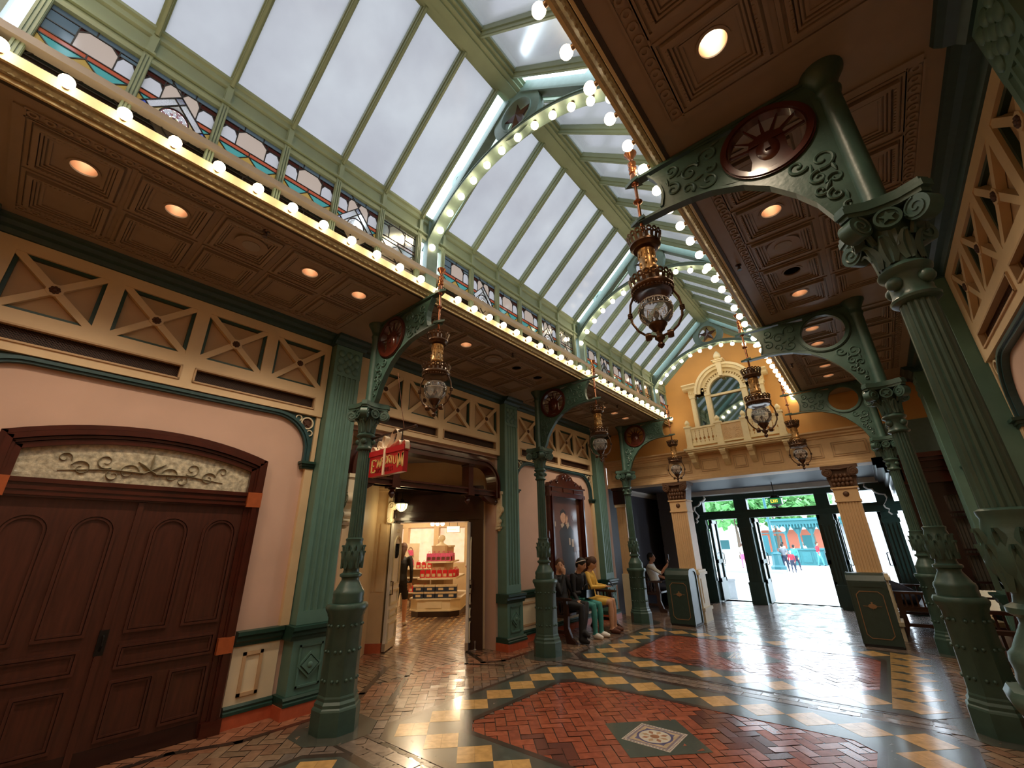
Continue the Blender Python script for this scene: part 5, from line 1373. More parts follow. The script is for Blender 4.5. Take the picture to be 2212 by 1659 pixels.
BE = bench('dark wooden bench with three people under the tall portrait', (-5.14, 7.80, 0), 0)
dup(BE, (-5.14, 11.95, 0), 0, 'dark wooden bench with a man holding up a phone, beyond the farthest column')
dup(BE, (1.10, 7.75, 0), pi, 'dark empty wooden bench behind the nearer right-hand column')
dup(BE, (.44, 11.75, 0), pi, 'wooden bench with a person bending over, beside the dark wood shopfront')

# ------------------------------------------------------------------ litter bins
def bin_(label, loc, rz):
    t = thing('litter_bin', label, 'bin', loc, rz, group='green litter bins')
    m = MB(); P = [(-.25, .03), (.25, .03), (.25, .86), (.245, .95), (.20, 1.03), (.12, 1.06), (-.12, 1.06), (-.20, 1.03), (-.245, .95), (-.25, .86)]
    m.prism([(y, z) for y, z in P], 'X', -.235, .235); m.build('body', 'bin_green', t)
    m = MB(); m.bx(-.24, .24, -.255, .255, 0, .04); m.build('base', 'black', t)
    for s in (-1, 1):
        m = MB(); P2 = [(y * 1.03, z * 1.006) for y, z in P]; P3 = [(y * .88, .03 + (z - .03) * .96) for y, z in P]
        m.strip(P3, P2, 'X', *sorted((s * .235, s * .252)), closed=True); m.build('end_frame', 'bin_green', t)
    y = -.251
    m = MB(); R = lambda w_, z0, z1, c: [(-w_ + c, z0), (w_ - c, z0), (w_, z0 + c), (w_, z1 - c), (w_ - c, z1), (-w_ + c, z1), (-w_, z1 - c), (-w_, z0 + c)]
    m.strip(R(.165, .13, .79, .05), R(.175, .12, .80, .055), 'Y', y - .004, y + .002, closed=True); m.build('pinstripe', 'bin_gold', t)
    m = MB(); m.prism([(.055 * cos(2 * pi * i / 18), .58 + .034 * sin(2 * pi * i / 18)) for i in range(18)], 'Y', y - .006, y + .002)
    m.prism([(-.12, .577), (.12, .577), (.12, .583), (-.12, .583)], 'Y', y - .004, y + .001); m.prism([(-.012, .64), (.012, .64), (0, .52)], 'Y', y - .005, y + .001); m.build('emblem', 'bin_gold', t)
    m = MB(); m.bx(-.19, .19, y - .005, y + .01, .86, .93); m.build('flap', 'bin_green', t)
    return t
BN = bin_('green litter bin beside the man holding up a phone', (-3.56, 9.86, 0), 0)
dup(BN, (-.42, 9.72, 0), 0, 'dark litter bin in front of the far cream pilaster near the bending person')

# ------------------------------------------------------------------ ceiling fittings
def downlight(label, loc, lit):
    t = thing('recessed_downlight', label, 'downlight', loc, 0, 'downlights in the tin ceiling')
    m = MB(); m.ringp((0, 0), .078, .096, 'Z', -.008, .006, n=32); m.build('trim_ring', 'soffit', t)
    m = MB()
    n = 28; v = []; 
    for r, z in ((.083, -.002), (.082, .05), (.07, .12), (.055, .16)):
        v += [(r * cos(2 * pi * i / n), r * sin(2 * pi * i / n), z) for i in range(n)]
    m.add(v, [(k * n + i, k * n + (i + 1) % n, (k + 1) * n + (i + 1) % n, (k + 1) * n + i) for k in range(3) for i in range(n)] + [list(range(3 * n, 4 * n))], 0, True); m.build('reflector', 'can' if lit else 'black', t)
    if lit:
        m = MB(); m.disc((0, 0), .046, 'Z', .14, .158, n=20); m.build('lamp', 'lamp_core', t)
    return t
DLN = {(-1, -.249): 'nearest lit downlight in the ceiling above the wooden double door', (-1, .327): 'second lit downlight in the ceiling above the wooden double door', (-1, 1.484): 'lit downlight paired with another, before the bracket of the sign column', (-1, 2.054): 'lit downlight closest to the bracket of the sign column',
       (-1, 3.773): 'lit downlight just past the bracket of the sign column', (-1, 4.93): 'unlit dark downlight, nearer of two black holes in the ceiling', (-1, 5.509): 'unlit dark downlight, farther of two black holes in the ceiling', (-1, 7.83): 'lit downlight beyond the middle bracket, first of three', (-1, 8.40): 'lit downlight beyond the middle bracket, second of three', (-1, 8.95): 'lit downlight beyond the middle bracket, last of three',
       (1, 1.988): 'very bright downlight in the tin ceiling near the big column bracket', (1, 3.737): 'lit downlight seen under the curve of the huge column bracket', (1, 4.891): 'unlit dark downlight in the embossed tin ceiling', (1, 5.464): 'lit downlight just past the unlit one in the embossed tin ceiling', (1, 6.626): 'lit downlight showing high inside the empty bracket ring', (1, 7.252): 'lit downlight showing low inside the empty bracket ring', (1, 8.361): 'lit downlight below the empty ring bracket, nearer of two', (1, 8.951): 'lit downlight below the empty ring bracket, farther of two'}
d0 = d1 = None
for s in (-1, 1):
    for y in LIGHTS[s]:
        lit = (s, y) not in ((-1, 4.93), (-1, 5.509), (1, 4.891)); lab = DLN.get((s, y), 'lit downlight in the tin ceiling over the nearest bay'); loc = (X0 + s * 1.955, y, ZS)
        if lit:
            if d0 is None: d0 = downlight(lab, loc, True)
            else: dup(d0, loc, None, lab)
        elif d1 is None: d1 = downlight(lab, loc, False)
        else: dup(d1, loc, None, lab)
def fitting(nm, lab, cat, loc, fn, grp):
    t = thing(nm, lab, cat, loc, 0, grp); fn(t); return t
def spk(t):
    m = MB(); m.disc((0, 0), .14, 'Z', -.012, .002, n=32); m.build('rim', 'soffit', t); m = MB(); m.disc((0, 0), .075, 'Z', -.018, -.010, n=28); m.build('grille', 'speaker_grey', t)
s0 = fitting('ceiling_speaker', 'round flush speaker in the ceiling above the wooden door', 'speaker', (-3.95, .91, ZS - .012), spk, 'ceiling speakers')
dup(s0, (-4.0, 4.389, ZS - .012), None, 'round flush speaker before two dark holes in the ceiling'); dup(s0, (-.065, 4.31, ZS - .012), None, 'round flush speaker in the embossed tin ceiling, seen under the big bracket')
def spr(t):
    m = MB(); m.lathe([(.03, .0), (.03, -.006), (.01, -.012), (.01, -.03), (.018, -.034), (.006, -.055), (.024, -.058), (.024, -.062)], n=12); m.build('head', 'wood_dark', t)
s1 = fitting('sprinkler_head', 'small sprinkler head by the flush speaker above the wooden door', 'sprinkler', (-3.67, .93, ZS), spr, 'sprinklers')
for loc, lab in (((-3.66, 4.45, ZS), 'small sprinkler head past the bracket of the sign column'), ((-.485, 4.395, ZS), 'small sprinkler head on the plain ceiling edge under the big bracket'), ((-.485, 7.9, ZS), 'small sprinkler head on the ceiling edge under the empty ring bracket'), ((-3.66, 7.9, ZS), 'small sprinkler head past the middle bracket')): dup(s1, loc, None, lab)
# ------------------------------------------------------------------ end wall: gable, entablature, balcony, arched window
w = MB()
XW0, XW1 = XWL - .3, 3.2
w.prism([(XW0, 3.55), (XW1, 3.55), (XW1, 4.62), (X0 + 1.5, 4.62), (X0 + 1.5, 5.46), (X0, 6.72), (X0 - 1.5, 5.46), (X0 - 1.5, 4.62), (XW0, 4.62)], 'Y', YE, YE + .3)
struct('wall_back', w, 'gable')
w = MB(); w.bx(.24, XW1, YE - .02, YE + .3, 2.93, 3.6); struct('wall_lintel', w, 'truss_green')
t = thing('entablature', 'long cream panelled beam with mouldings, carrying the balcony over the entrance', 'beam')
BX0, BX1 = XWL + .02, .24
m = MB(); m.bx(BX0, BX1, YE - .02, YE + .42, 2.93, 3.55); m.build('beam', 'beam_cream', t)
m = MB(); m.prism([(YE, 3.62), (YE - .14, 3.62), (YE - .14, 3.59), (YE - .09, 3.565), (YE - .085, 3.53), (YE - .05, 3.51), (YE - .045, 3.48), (YE, 3.47)], 'X', BX0, BX1 - .02); m.build('cornice', 'beam_cream', t)
m = MB(); m.prism([(YE, 2.93), (YE - .05, 2.93), (YE - .05, 2.97), (YE - .035, 2.98), (YE - .035, 3.02), (YE - .02, 3.04), (YE, 3.05)], 'X', BX0, BX1 - .02); m.build('lower_moulding', 'beam_cream', t)
def bpanel(x0, x1):
    for d, a in ((0, .012), (.035, .010)):
        m = MB()
        P = lambda q: [(x0 + q, 3.10 + q), (x1 - q, 3.10 + q), (x1 - q, 3.38 - q), (x0 + q, 3.38 - q)]
        m.strip(P(d + .012), P(d), 'Y', YE - .034, YE - .018, closed=True); m.build('panel_moulding', 'panel_tan', t)
for a, b in ((-5.15, -3.62), (-3.50, -3.08), (-2.86, -2.46), (-2.16, -1.88), (-1.60, -1.22), (-.95, -.52), (-.38, .18)): bpanel(a, b)
BX = X0 + .02
t = thing('balcony', 'cream balcony with pierced balustrade and acorn finials below the arched window', 'balcony')
YB = 9.93
m = MB(); m.bx(BX - 1.08, BX + 1.08, YB - .02, YE - .001, 3.565, 3.605); m.bx(BX - 1.05, BX + 1.05, YB + .01, YE - .001, 3.53, 3.565); m.bx(BX - 1.02, BX + 1.02, YB + .05, YE - .15, 3.50, 3.53); m.build('floor_slab', 'balcony', t)
for x in (-.935, -.265, .265, .935):
    m = MB(); m.bx(BX + x - .06, BX + x + .06, YB + .03, YB + .15, 3.605, 4.09); m.bx(BX + x - .075, BX + x + .075, YB + .015, YB + .165, 4.09, 4.13); m.bx(BX + x - .07, BX + x + .07, YB + .02, YB + .16, 3.605, 3.66); po = m.build('post', 'balcony', t)
    m = MB(); m.lathe([(.05, 4.13), (.05, 4.145), (.028, 4.155), (.05, 4.18), (.055, 4.205), (.045, 4.24), (.018, 4.275), (.003, 4.285)], c=(BX + x, YB + .09, 0), n=16); m.build('acorn_finial', 'balcony', po)
for a, b, kind in ((-.875, -.325, 0), (-.205, .205, 1), (.325, .875, 0)):
    m = MB(); m.bx(BX + a, BX + b, YB + .06, YB + .12, 4.05, 4.09); m.build('top_rail', 'balcony', t); m = MB(); m.bx(BX + a, BX + b, YB + .065, YB + .115, 3.66, 3.69); m.build('bottom_rail', 'balcony', t)
    if kind: 
        m = MB(); m.bx(BX + a, BX + b, YB + .08, YB + .10, 3.69, 4.05); pn = m.build('carved_panel', 'beam_cream', t)
        m = MB()
        for s in (-1, 1):
            for cx, cz, r, a0 in ((.10, 3.83, .07, 0), (.13, 3.95, .045, 90), (.05, 3.93, .04, 200), (.06, 3.75, .04, 300), (.15, 3.75, .03, 100)): m.tube([(BX + s * x, YB + .078, z) for x, z in spiral((cx, cz), r, r * .2, a0, 1.2)], .008, 5)
        m.build('carving', 'beam_cream', pn)
    else:
        n = 6
        for k in range(n):
            xc = BX + a + (b - a) * (k + .5) / n; hw = (b - a) / n / 2
            pr = [(1, 3.69), (1, 3.70), (.98, 3.72), (.72, 3.745), (.98, 3.77), (.45, 3.80), (.45, 3.82), (.9, 3.85), (.8, 3.90), (.98, 3.92), (.8, 3.95), (.98, 3.98), (.75, 4.0), (1, 4.025), (1, 4.05)]
            m = MB(); m.prism([(xc - hw * q, z) for q, z in pr] + [(xc + hw * q, z) for q, z in pr[::-1]], 'Y', YB + .08, YB + .10); m.build('baluster', 'balcony', t)
for x in (-.94, -.27, .27, .94):
    m = MB(); m.prism([(YB + .02, 3.50), (YB + .02, 3.44), (YB + .06, 3.40), (YB + .12, 3.38), (YB + .16, 3.30), (YB + .24, 3.24), (YE - .03, 3.18), (YE - .03, 3.50)], 'X', BX + x - .055, BX + x + .055)
    m.bx(BX + x - .065, BX + x + .065, YB + .0, YE - .03, 3.47, 3.50); m.build('bracket', 'balcony', t)
# Palladian window
mat('mirror_glass', '#8d9a98', .04, metal=1., var=0)
t = thing('arched_window', 'cream three part arched window reflecting the glass roof, behind the balcony', 'window', (0, 0, 0))
WX = -2.02; y0 = YE - .10
m = MB()
m.prism([(WX - .34, 4.12)] + [(WX + .34 * cos(pi - pi * i / 18), 4.90 + .33 * sin(pi * i / 18)) for i in range(19)] + [(WX + .34, 4.12)], 'Y', YE - .02, YE - .012); gl = m.build('arched_pane', 'mirror_glass', t)
for s in (-1, 1): m = MB(); m.bx(*sorted((WX + s * .46, WX + s * .69)), YE - .02, YE - .012, 4.12, 4.89); m.build('side_pane', 'mirror_glass', t)
A = lambda r, n=24: [(WX + r * cos(pi - pi * i / n), 4.90 + r * sin(pi * i / n)) for i in range(n + 1)]
m = MB(); m.strip(A(.335), A(.40), 'Y', y0, YE); m.strip(A(.45), A(.60), 'Y', y0, YE); m.strip(A(.53), A(.63), 'Y', y0 - .06, YE); m.strip(A(.60), A(.655), 'Y', y0 - .09, YE); m.strip(A(.39), A(.46), 'Y', y0 + .05, YE)
m.build('arch', 'balcony', t)
for k in range(22):
    a = pi * (k + .5) / 22; m = MB(); m.box((WX + .425 * cos(a), y0 + .03, 4.90 + .425 * sin(a)), (.045, .05, .028), R=Matrix.Rotation(-a, 3, 'Y')); m.build('dentil', 'balcony', t)
for s in (-1, 1):
    m = MB()
    for q0, q1 in ((.335, .45), (.69, .79)): m.bx(*sorted((WX + s * q0, WX + s * q1)), y0, YE, 4.05, 4.90)
    for q in (.39, .74): m.bx(*sorted((WX + s * (q - .065), WX + s * (q + .065))), y0 - .02, YE, 4.84, 4.90); m.bx(*sorted((WX + s * (q - .03), WX + s * (q + .03))), y0 - .012, YE, 4.10, 4.82)
    m.build('window_pilaster', 'balcony', t)
    m = MB(); xo = WX + s * .45; xe = WX + s * .82
    m.bx(*sorted((xo, xe)), y0, YE, 4.90, 4.97)
    for k in range(7): xx = xo + (xe - xo) * (k + .5) / 7; m.bx(xx - .012, xx + .012, y0 - .03, y0, 4.955, 4.995)
    m.bx(*sorted((xo, xe)), y0, YE, 4.97, 5.05)
    m.prism([(YE, 5.18), (y0 - .14, 5.18), (y0 - .14, 5.155), (y0 - .09, 5.12), (y0 - .08, 5.08), (y0 - .03, 5.05), (YE, 5.05)], 'X', *sorted((WX + s * .60, WX + s * .92))); m.build('side_entablature', 'balcony', t)
m = MB(); m.bx(WX - .34, WX + .34, y0 + .03, YE, 4.80, 4.85); m.build('transom_bar', 'balcony', t)
m = MB(); m.prism([(WX - .035, 5.22), (WX + .035, 5.22), (WX + .065, 5.56), (WX - .065, 5.56)], 'Y', y0 - .12, YE); m.bx(WX - .10, WX + .10, y0 - .14, YE, 5.56, 5.60); m.bx(WX - .13, WX + .13, y0 - .16, YE, 5.60, 5.625); m.build('keystone', 'balcony', t)
m = MB(); m.lathe([(.05, 5.625), (.06, 5.64), (.03, 5.655), (.075, 5.69), (.082, 5.73), (.065, 5.79), (.03, 5.84), (.004, 5.86)], c=(WX, y0 - .05, 0), n=18); m.build('flame_finial', 'balcony', t)

# ------------------------------------------------------------------ entrance: pilasters, low passage, green door screen
def entry_pilaster(label, x):
    t = thing('entry_pilaster', label, 'pilaster', (x, YE - .02, 0), 0, 'cream pilasters at the entrance')
    prof = [(-.185, .0)]
    for k in range(7):
        c = -.135 + .045 * k; prof += [(c - .014, 0)] + [(c - .014 * cos(pi * i / 5), .014 * sin(pi * i / 5)) for i in range(1, 5)] + [(c + .014, 0)]
    prof += [(.185, 0), (.185, .40), (-.185, .40)]
    m = MB(); m.prism(prof, 'Z', 1.02, 2.25, sm=True); m.build('fluted_shaft', 'beam_cream', t)
    m = MB(); m.bx(-.19, .19, -.005, .40, 2.25, 2.50); m.bx(-.215, .215, -.03, .42, 2.49, 2.52); m.bx(-.205, .205, -.02, .41, 2.25, 2.285); m.build('necking_block', 'beam_cream', t)
    m = MB(); m.lathe([(.001, -.03), (.03, -.03), (.045, -.018), (.05, -.002)], c=(0, 0, 2.39), n=18, ax='Y'); m.build('rosette', 'capital_brown', t)
    m = MB(); m.prism([(-.20, 2.52), (.20, 2.52), (.235, 2.72), (.25, 2.86), (-.25, 2.86), (-.235, 2.72)], 'Y', 0, .38); m.bx(-.29, .29, -.05, .42, 2.86, 2.93)
    for r, z, n in ((0, 2.54, 5), (1, 2.62, 6), (2, 2.70, 5)):
        for k in range(n): m.sph((-.17 + .34 * (k + .5) / n, -.02, z + .03), (.035, .03, .045), 9, 6)
    m.build('capital', 'capital_brown', t)
    m = MB()
    for s in (-1, 1):
        m.lathe([(.02, -.075), (.085, -.07), (.085, .02), (.02, .03)], c=(s * .20, 0, 2.80), n=20, ax='Y'); m.tube([(s * (.20 + a), -.075, 2.80 + b) for a, b in spiral((0, 0), .078, .012, 80, 1.7)], .009, 5)
    m.tube([(-.2, -.06, 2.875), (0, -.055, 2.85), (.2, -.06, 2.875)], .014, 6); m.build('volutes', 'capital_brown', t)
    m = MB(); m.bx(-.235, .235, -.05, .45, 0, .22); m.bx(-.26, .26, -.07, .47, .22, .28); m.bx(-.22, .22, -.035, .43, .28, .92); m.bx(-.26, .26, -.07, .47, .92, .97); m.bx(-.24, .24, -.055, .45, .97, 1.02)
    for s in (-1, 1): m.bx(*sorted((s * .22, s * .232)), .06, .34, .36, .84)
    m.build('pedestal', 'cream_pale', t)
    return t
entry_pilaster('cream fluted entrance pilaster with dark scroll capital, behind the bin by the seated man', -3.53)
entry_pilaster('cream fluted entrance pilaster with dark scroll capital, behind the darker bin', -.36)
t = thing('corner_pilaster', 'narrow cream pilaster with dark capital at the wall corner past the portrait', 'pilaster', (-4.98, YE - .03, 0))
m = MB(); m.bx(-.12, .12, 0, .2, .9, 2.45)
for k in range(3): m.bx(-.085 + .06 * k, -.035 + .06 * k, -.008, .002, 1.0, 2.35)
m.build('shaft', 'beam_cream', t); m = MB(); m.bx(-.16, .16, -.05, .2, 2.52, 2.93); m.bx(-.18, .18, -.07, .2, 2.86, 2.93); m.build('capital', 'wood_dark', t); m = MB(); m.bx(-.15, .15, -.03, .2, 2.45, 2.52); m.bx(-.14, .14, -.03, .2, 0, .9); m.build('pedestal', 'cream_pale', t)
ENT = 13.9
w = MB(); w.bx(XW0, 3.2, YE + .42, ENT + .5, 2.98, 3.1); struct('ceiling_passage', w, 'entry_dark')
w = MB(); w.bx(-4.9, .3, ENT - .55, ENT - .15, 2.86, 2.98); struct('trim_3', w, 'white_paint')
w = MB(); w.bx(-5.6, XWL, YE, ENT + .3, 0, 3.0); struct('wall_passage', w, 'entry_dark')
w = MB(); w.bx(XWL, -4.36, ENT - .2, ENT + .25, 0, 3.0); w.bx(-4.9, -4.36, ENT - 1.3, ENT - .2, 0, 3.0)
for k in range(6): w.bx(-4.91, -4.35, ENT - 1.31, ENT - .1, .02 + .5 * k, .47 + .5 * k)
struct('wall_stone', w, 'entry_dark')
w = MB(); w.prism([(XWL, 2.99), (XWL + .12, 2.99), (XWL + .10, 2.93), (XWL + .05, 2.90), (XWL, 2.86)], 'Y', YE + .4, ENT - .2); struct('trim_4', w, 'white_paint')
w = MB(); w.bx(.66, 3.2, ENT - .2, ENT + .25, 0, 3.0); struct('wall_jamb', w, 'entry_dark')
t = thing('door_3', None, None, (0, 0, 0)); t['kind'] = 'structure'
POSTS = [(-4.34, -4.0), (-3.13, -2.80), (-1.17, -.88), (.06, .36)]
for a, b in POSTS:
    m = MB(); m.bx(a, b, ENT - .12, ENT + .12, 0, 2.9); m.bx(a - .02, b + .02, ENT - .15, ENT + .15, 0, .5); m.bx(a - .025, b + .025, ENT - .155, ENT + .155, .48, .54); m.bx(a - .02, b + .02, ENT - .14, ENT + .14, 1.95, 2.05)
    n = 4
    for k in range(n): x = a + (b - a) * (k + .5) / n; m.bx(x - .022, x + .022, ENT - .135, ENT - .11, .62, 1.9)
    m.build('post', 'entry_green', t)
m = MB(); m.bx(-4.34, .66, ENT - .14, ENT + .14, 2.20, 2.42); m.bx(-4.34, .66, ENT - .17, ENT + .17, 2.33, 2.37); m.bx(-4.34, .66, ENT - .13, ENT + .13, 2.72, 2.98); m.build('cross_beam', 'entry_green', t)
for (a0, a), (b, b1) in zip(POSTS, POSTS[1:]):
    m = MB(); m.bx(a, b, ENT - .005, ENT + .005, 2.42, 2.72); m.build('transom_pane', 'clear_glass', t)
def door_leaf(x, s, L_=.62):
    m = MB(); m.bx(x - .035, x + .035, ENT + .1, ENT + .1 + L_, .02, .5); m.bx(x - .035, x + .035, ENT + .1, ENT + .2, .5, 2.2); m.bx(x - .035, x + .035, ENT + L_, ENT + .1 + L_, .5, 2.2)
    for z in (.5, 1.0, 2.1): m.bx(x - .035, x + .035, ENT + .1, ENT + .1 + L_, z, z + .1)
    l = m.build('door_leaf', 'entry_green', t)
    m = MB(); m.bx(x - .006, x + .006, ENT + .2, ENT + L_, .6, 2.1); m.build('leaf_glass', 'clear_glass', l)
    m = MB(); m.prism([(ENT + L_ + .1, 2.2), (ENT + L_ + .16, 2.16), (ENT + L_ + .10, 2.05), (ENT + L_ + .15, 1.95), (ENT + L_ + .1, 1.9)], 'X', x - .03, x + .03); m.build('carved_edge', 'entry_green', l)
    m = MB(); m.tube([(x + s * .05, ENT + L_ + .03, .95), (x + s * .09, ENT + L_ + .03, .97), (x + s * .09, ENT + L_ + .03, 1.25), (x + s * .05, ENT + L_ + .03, 1.27)], .012, 8); m.build('door_handle', 'black_iron', l)
for x, s in ((-3.94, 1), (-3.10, -1), (-2.77, 1), (-1.22, -1), (-.86, 1), (.03, -1)): door_leaf(x, s)
def scroll_bracket(label, x, s):
    t = thing('scroll_bracket', label, 'bracket', (x, ENT - .3, 0), 0, 'scroll brackets beside the entrance doors')
    P = [(0, 2.86), (.34, 2.86), (.36, 2.80), (.30, 2.74), (.22, 2.72), (.20, 2.66), (.12, 2.60), (.02, 2.58), (.0, 2.50), (.04, 2.42), (.10, 2.34), (.08, 2.28), (.02, 2.24), (.05, 2.18), (.0, 2.12), (-.10, 2.12), (-.10, 2.86)]
    m = MB(); m.prism([(s * a, z) for a, z in P], 'Y', -.05, .05); m.build('console', 'entry_green', t)
    m = MB(); q = [(s * a, z) for a, z in P[1:15]]; m.strip(q, [(a + s * .025, z - .018) for a, z in q], 'Y', -.055, .055); m.build('white_edge', 'white_paint', t)
    return t
scroll_bracket('white edged scroll bracket beside the entrance, by the cream pilaster with the seated man', -4.22, 1)
scroll_bracket('white edged scroll bracket beside the entrance, by the dark wood shopfront', .28, -1)
t = thing('exit_lantern', 'hanging green lantern with yellow lettering in front of the entrance glass', 'lantern', (-1.87, 12.5, 0))
m = MB(); m.tube([(0, 0, 2.63), (0, 0, 2.98)], .01); m.lathe([(.03, 2.66), (.10, 2.645), (.10, 2.60), (.16, 2.59), (.17, 2.575)], n=8, sm=False); m.lathe([(.14, 2.42), (.16, 2.43), (.10, 2.40), (.03, 2.37), (.02, 2.34), (.004, 2.33)], n=8, sm=False)
m.tube([(-.17, -.01, 2.43), (-.2, 0, 2.46)], .008); m.tube([(.17, 0, 2.43), (.22, 0, 2.47)], .008); m.build('casing', 'black_iron', t)
mat('lantern_green', '#0f5a33', .3, emit=(.05, .5, .18), estr=.35, var=0)
m = MB(); m.bx(-.14, .14, -.10, .10, 2.43, 2.58); gb = m.build('green_glass', 'lantern_green', t)
m = MB(); x = -.085
for ch in 'EXIT':
    letter(m, ch, x, 2.47, .05, .07, -.104, .16); x += .048 if ch != 'I' else .022
emis('yellow_letters', (1., .78, .08), 1.3); m.build('lettering', 'yellow_letters', gb, fix=False)

# ------------------------------------------------------------------ dark wood shopfront at the end of the lantern-side aisle
t = thing('shopfront', 'dark wood shopfront with deep stepped cornice and barred window, partly behind the far column', 'shopfront')
y1 = YE
m = MB()
for k, (d, z0, z1) in enumerate(((.34, 2.88, 2.96), (.30, 2.82, 2.88), (.20, 2.72, 2.82), (.15, 2.66, 2.72), (.10, 2.52, 2.66), (.13, 2.47, 2.52))): m.bx(.50 - d, 3.2, y1 - d, y1 + .1, z0, z1)
m.build('cornice', 'wood_red', t)
m = MB(); m.bx(.50, 3.2, y1 - .04, y1 + .06, 2.26, 2.47); m.bx(.50, .93, y1 - .04, y1 + .06, 0, 2.26); m.bx(.93, 3.2, y1 - .05, y1 + .06, 0, .30); m.bx(1.14, 1.20, y1 - .06, y1 + .06, .30, 2.26); m.bx(2.3, 2.45, y1 - .06, y1 + .06, 0, 2.26); m.build('frame', 'wood_dark', t)
m = MB()
for z in (1.90, 1.98, 1.33, 1.40, .92, .695): m.bx(.93, 2.3, y1 - .03, y1 + .02, z - .015, z + .015)
m.build('glazing_bars', 'wood_dark', t)
m = MB(); m.bx(.93, 2.3, y1 + .005, y1 + .012, .30, 2.26); m.build('pane', 'clear_glass', t)
m = MB()
for k in range(2): m.bx(.50, .62, y1 + .10 + 1.7 * k, y1 + .22 + 1.7 * k, 0, 2.9)
m.bx(.50, .58, y1 + .06, ENT - .2, 0, .8); m.bx(.50, .58, y1 + .06, ENT - .2, 2.4, 2.96); m.bx(.46, .62, y1 + .06, ENT - .2, .78, .84)
for k, (d, z0, z1) in enumerate(((.34, 2.88, 2.96), (.30, 2.82, 2.88), (.20, 2.72, 2.82), (.15, 2.66, 2.72), (.10, 2.52, 2.66))): m.bx(.50 - d, .52, y1 - d, ENT - .25, z0, z1)
for k in range(6): m.bx(.52, .56, y1 + .5 * k + .4, y1 + .5 * k + .44, .84, 2.4)
m.build('side_front', 'wood_dark', t)
w = MB(); w.bx(.62, 3.2, y1 + 1.3, y1 + 1.4, 0, 2.9); w.bx(3.1, 3.2, YE, y1 + 1.3, 0, 2.9); struct('wall_display', w, 'cream')
t = thing('curtain', 'pale gathered curtain hanging inside the dark wood shopfront window', 'curtain')
mat('curtain', '#a79d97', .8, var=.08)
m = MB(); P = [(.90 + .27 * i / 40, y1 + .10 + .018 * sin(i * .95)) for i in range(41)]; m.strip(P, [(x, y + .006) for x, y in P], 'Z', .80, 2.26); m.build('cloth', 'curtain', t, fix=True); m = MB(); m.tube([(.88, y1 + .1, 2.27), (1.3, y1 + .1, 2.27)], .012); m.build('rod', 'brass_dark', t)
t = thing('window_ledge', 'tan display ledge lit inside the dark wood shopfront window', 'ledge'); m = MB(); m.bx(.64, 3.0, y1 + .07, y1 + 1.28, .30, .36); m.build('board', 'panel_tan', t)
t = thing('display_object', 'dark long rounded object lying on the lit shopfront ledge', 'ornament'); m = MB(); m.sph((1.11, y1 + .25, .42), (.12, .06, .06), 14, 8); m.tube([(1.2, y1 + .25, .41), (1.25, y1 + .25, .40)], [.03, .012], 8); m.build('body', 'black', t)
t = thing('display_vase', 'silver ornament on the lit shopfront ledge at the picture edge', 'ornament'); m = MB(); m.lathe([(.06, .36), (.04, .38), (.09, .46), (.07, .55), (.03, .60), (.05, .63)], c=(1.42, y1 + .25, 0), n=18); m.build('body', 'steel', t)

# ------------------------------------------------------------------ outside
mat('pavement', '#cfd3d2', .8, var=.06, scale=1.5); mat('kerb', '#8f9698', .8, var=.05); mat('render_white', '#eef0ee', .8, var=.04); mat('kiosk_green', '#2d6f74', .5, var=.1); mat('leafy', '#5f9a55', .7, var=.35, scale=3); mat('bark', '#5a4a3c', .8); mat('brick_red', '#a85f4a', .8, var=.15); mat('lamp_teal', '#1f5f66', .45, var=.1); mat('stone_grey', '#b0b2b4', .8, var=.05)
KX = 1.1875
g = MB(); g.quad([(-60, ENT + .6, .0), (45, ENT + .6, .0), (45, 17.5, -.3), (-60, 17.5, -.3)]); g.quad([(-60, 17.5, -.3), (45, 17.5, -.3), (45, 120, -.3), (-60, 120, -.3)]); g.quad([(-5.6, ENT + .3, .0), (3.2, ENT + .3, 0), (3.2, ENT + .6, 0), (-5.6, ENT + .6, 0)])
struct('ground_outside', g, 'pavement', fix=False)
w = MB(); w.bx(-60, XW0, ENT, ENT + .3, -.3, 9); w.bx(3.2, 40, ENT, ENT + .3, -.3, 9); w.bx(XW0, 3.2, ENT - .1, ENT + .3, 3.1, 9); struct('wall_facade', w, 'stone_grey')
w = MB(); w.bx(-26, -5.2 * 1.0, 31.5, 33, -.3, -.16); struct('kerb_outside', w, 'kerb')
t = thing('planter_box', 'pale stone block standing just outside the entrance', 'block', (-4.42, 16.6, -.25)); m = MB(); m.bx(-.28, .28, -.3, .3, 0, .62); m.bx(-.31, .31, -.33, .33, .62, .68); m.build('block', 'stone_grey', t)
t = thing('street_lamp', 'teal cast iron street lamp standing outside in the sunlit street', 'street lamp', (-4.78 * KX, 28.12 * KX, -.3))
m = MB(); octloft(m, [(.42, 0), (.42, .3), (.30, .42), (.26, 1.0), (.32, 1.06), (.18, 1.2)]); m.build('base', 'lamp_teal', t)
m = MB(); m.lathe([(.14, 1.15), (.11, 2.4), (.14, 2.45), (.09, 2.5), (.08, 4.6)], n=16, fl=8, fd=.1); m.bx(-.75, .75, -.03, .03, 2.3, 2.36); m.build('post', 'lamp_teal', t)
m = MB(); m.bx(-.95, -.25, -.04, .04, .95, 2.2); m.build('banner', 'lamp_teal', t)
for s in (-1, 1): m = MB(); m.sph((s * .7, 0, 2.55), .16); m.build('lamp_globe', 'white_paint', t)
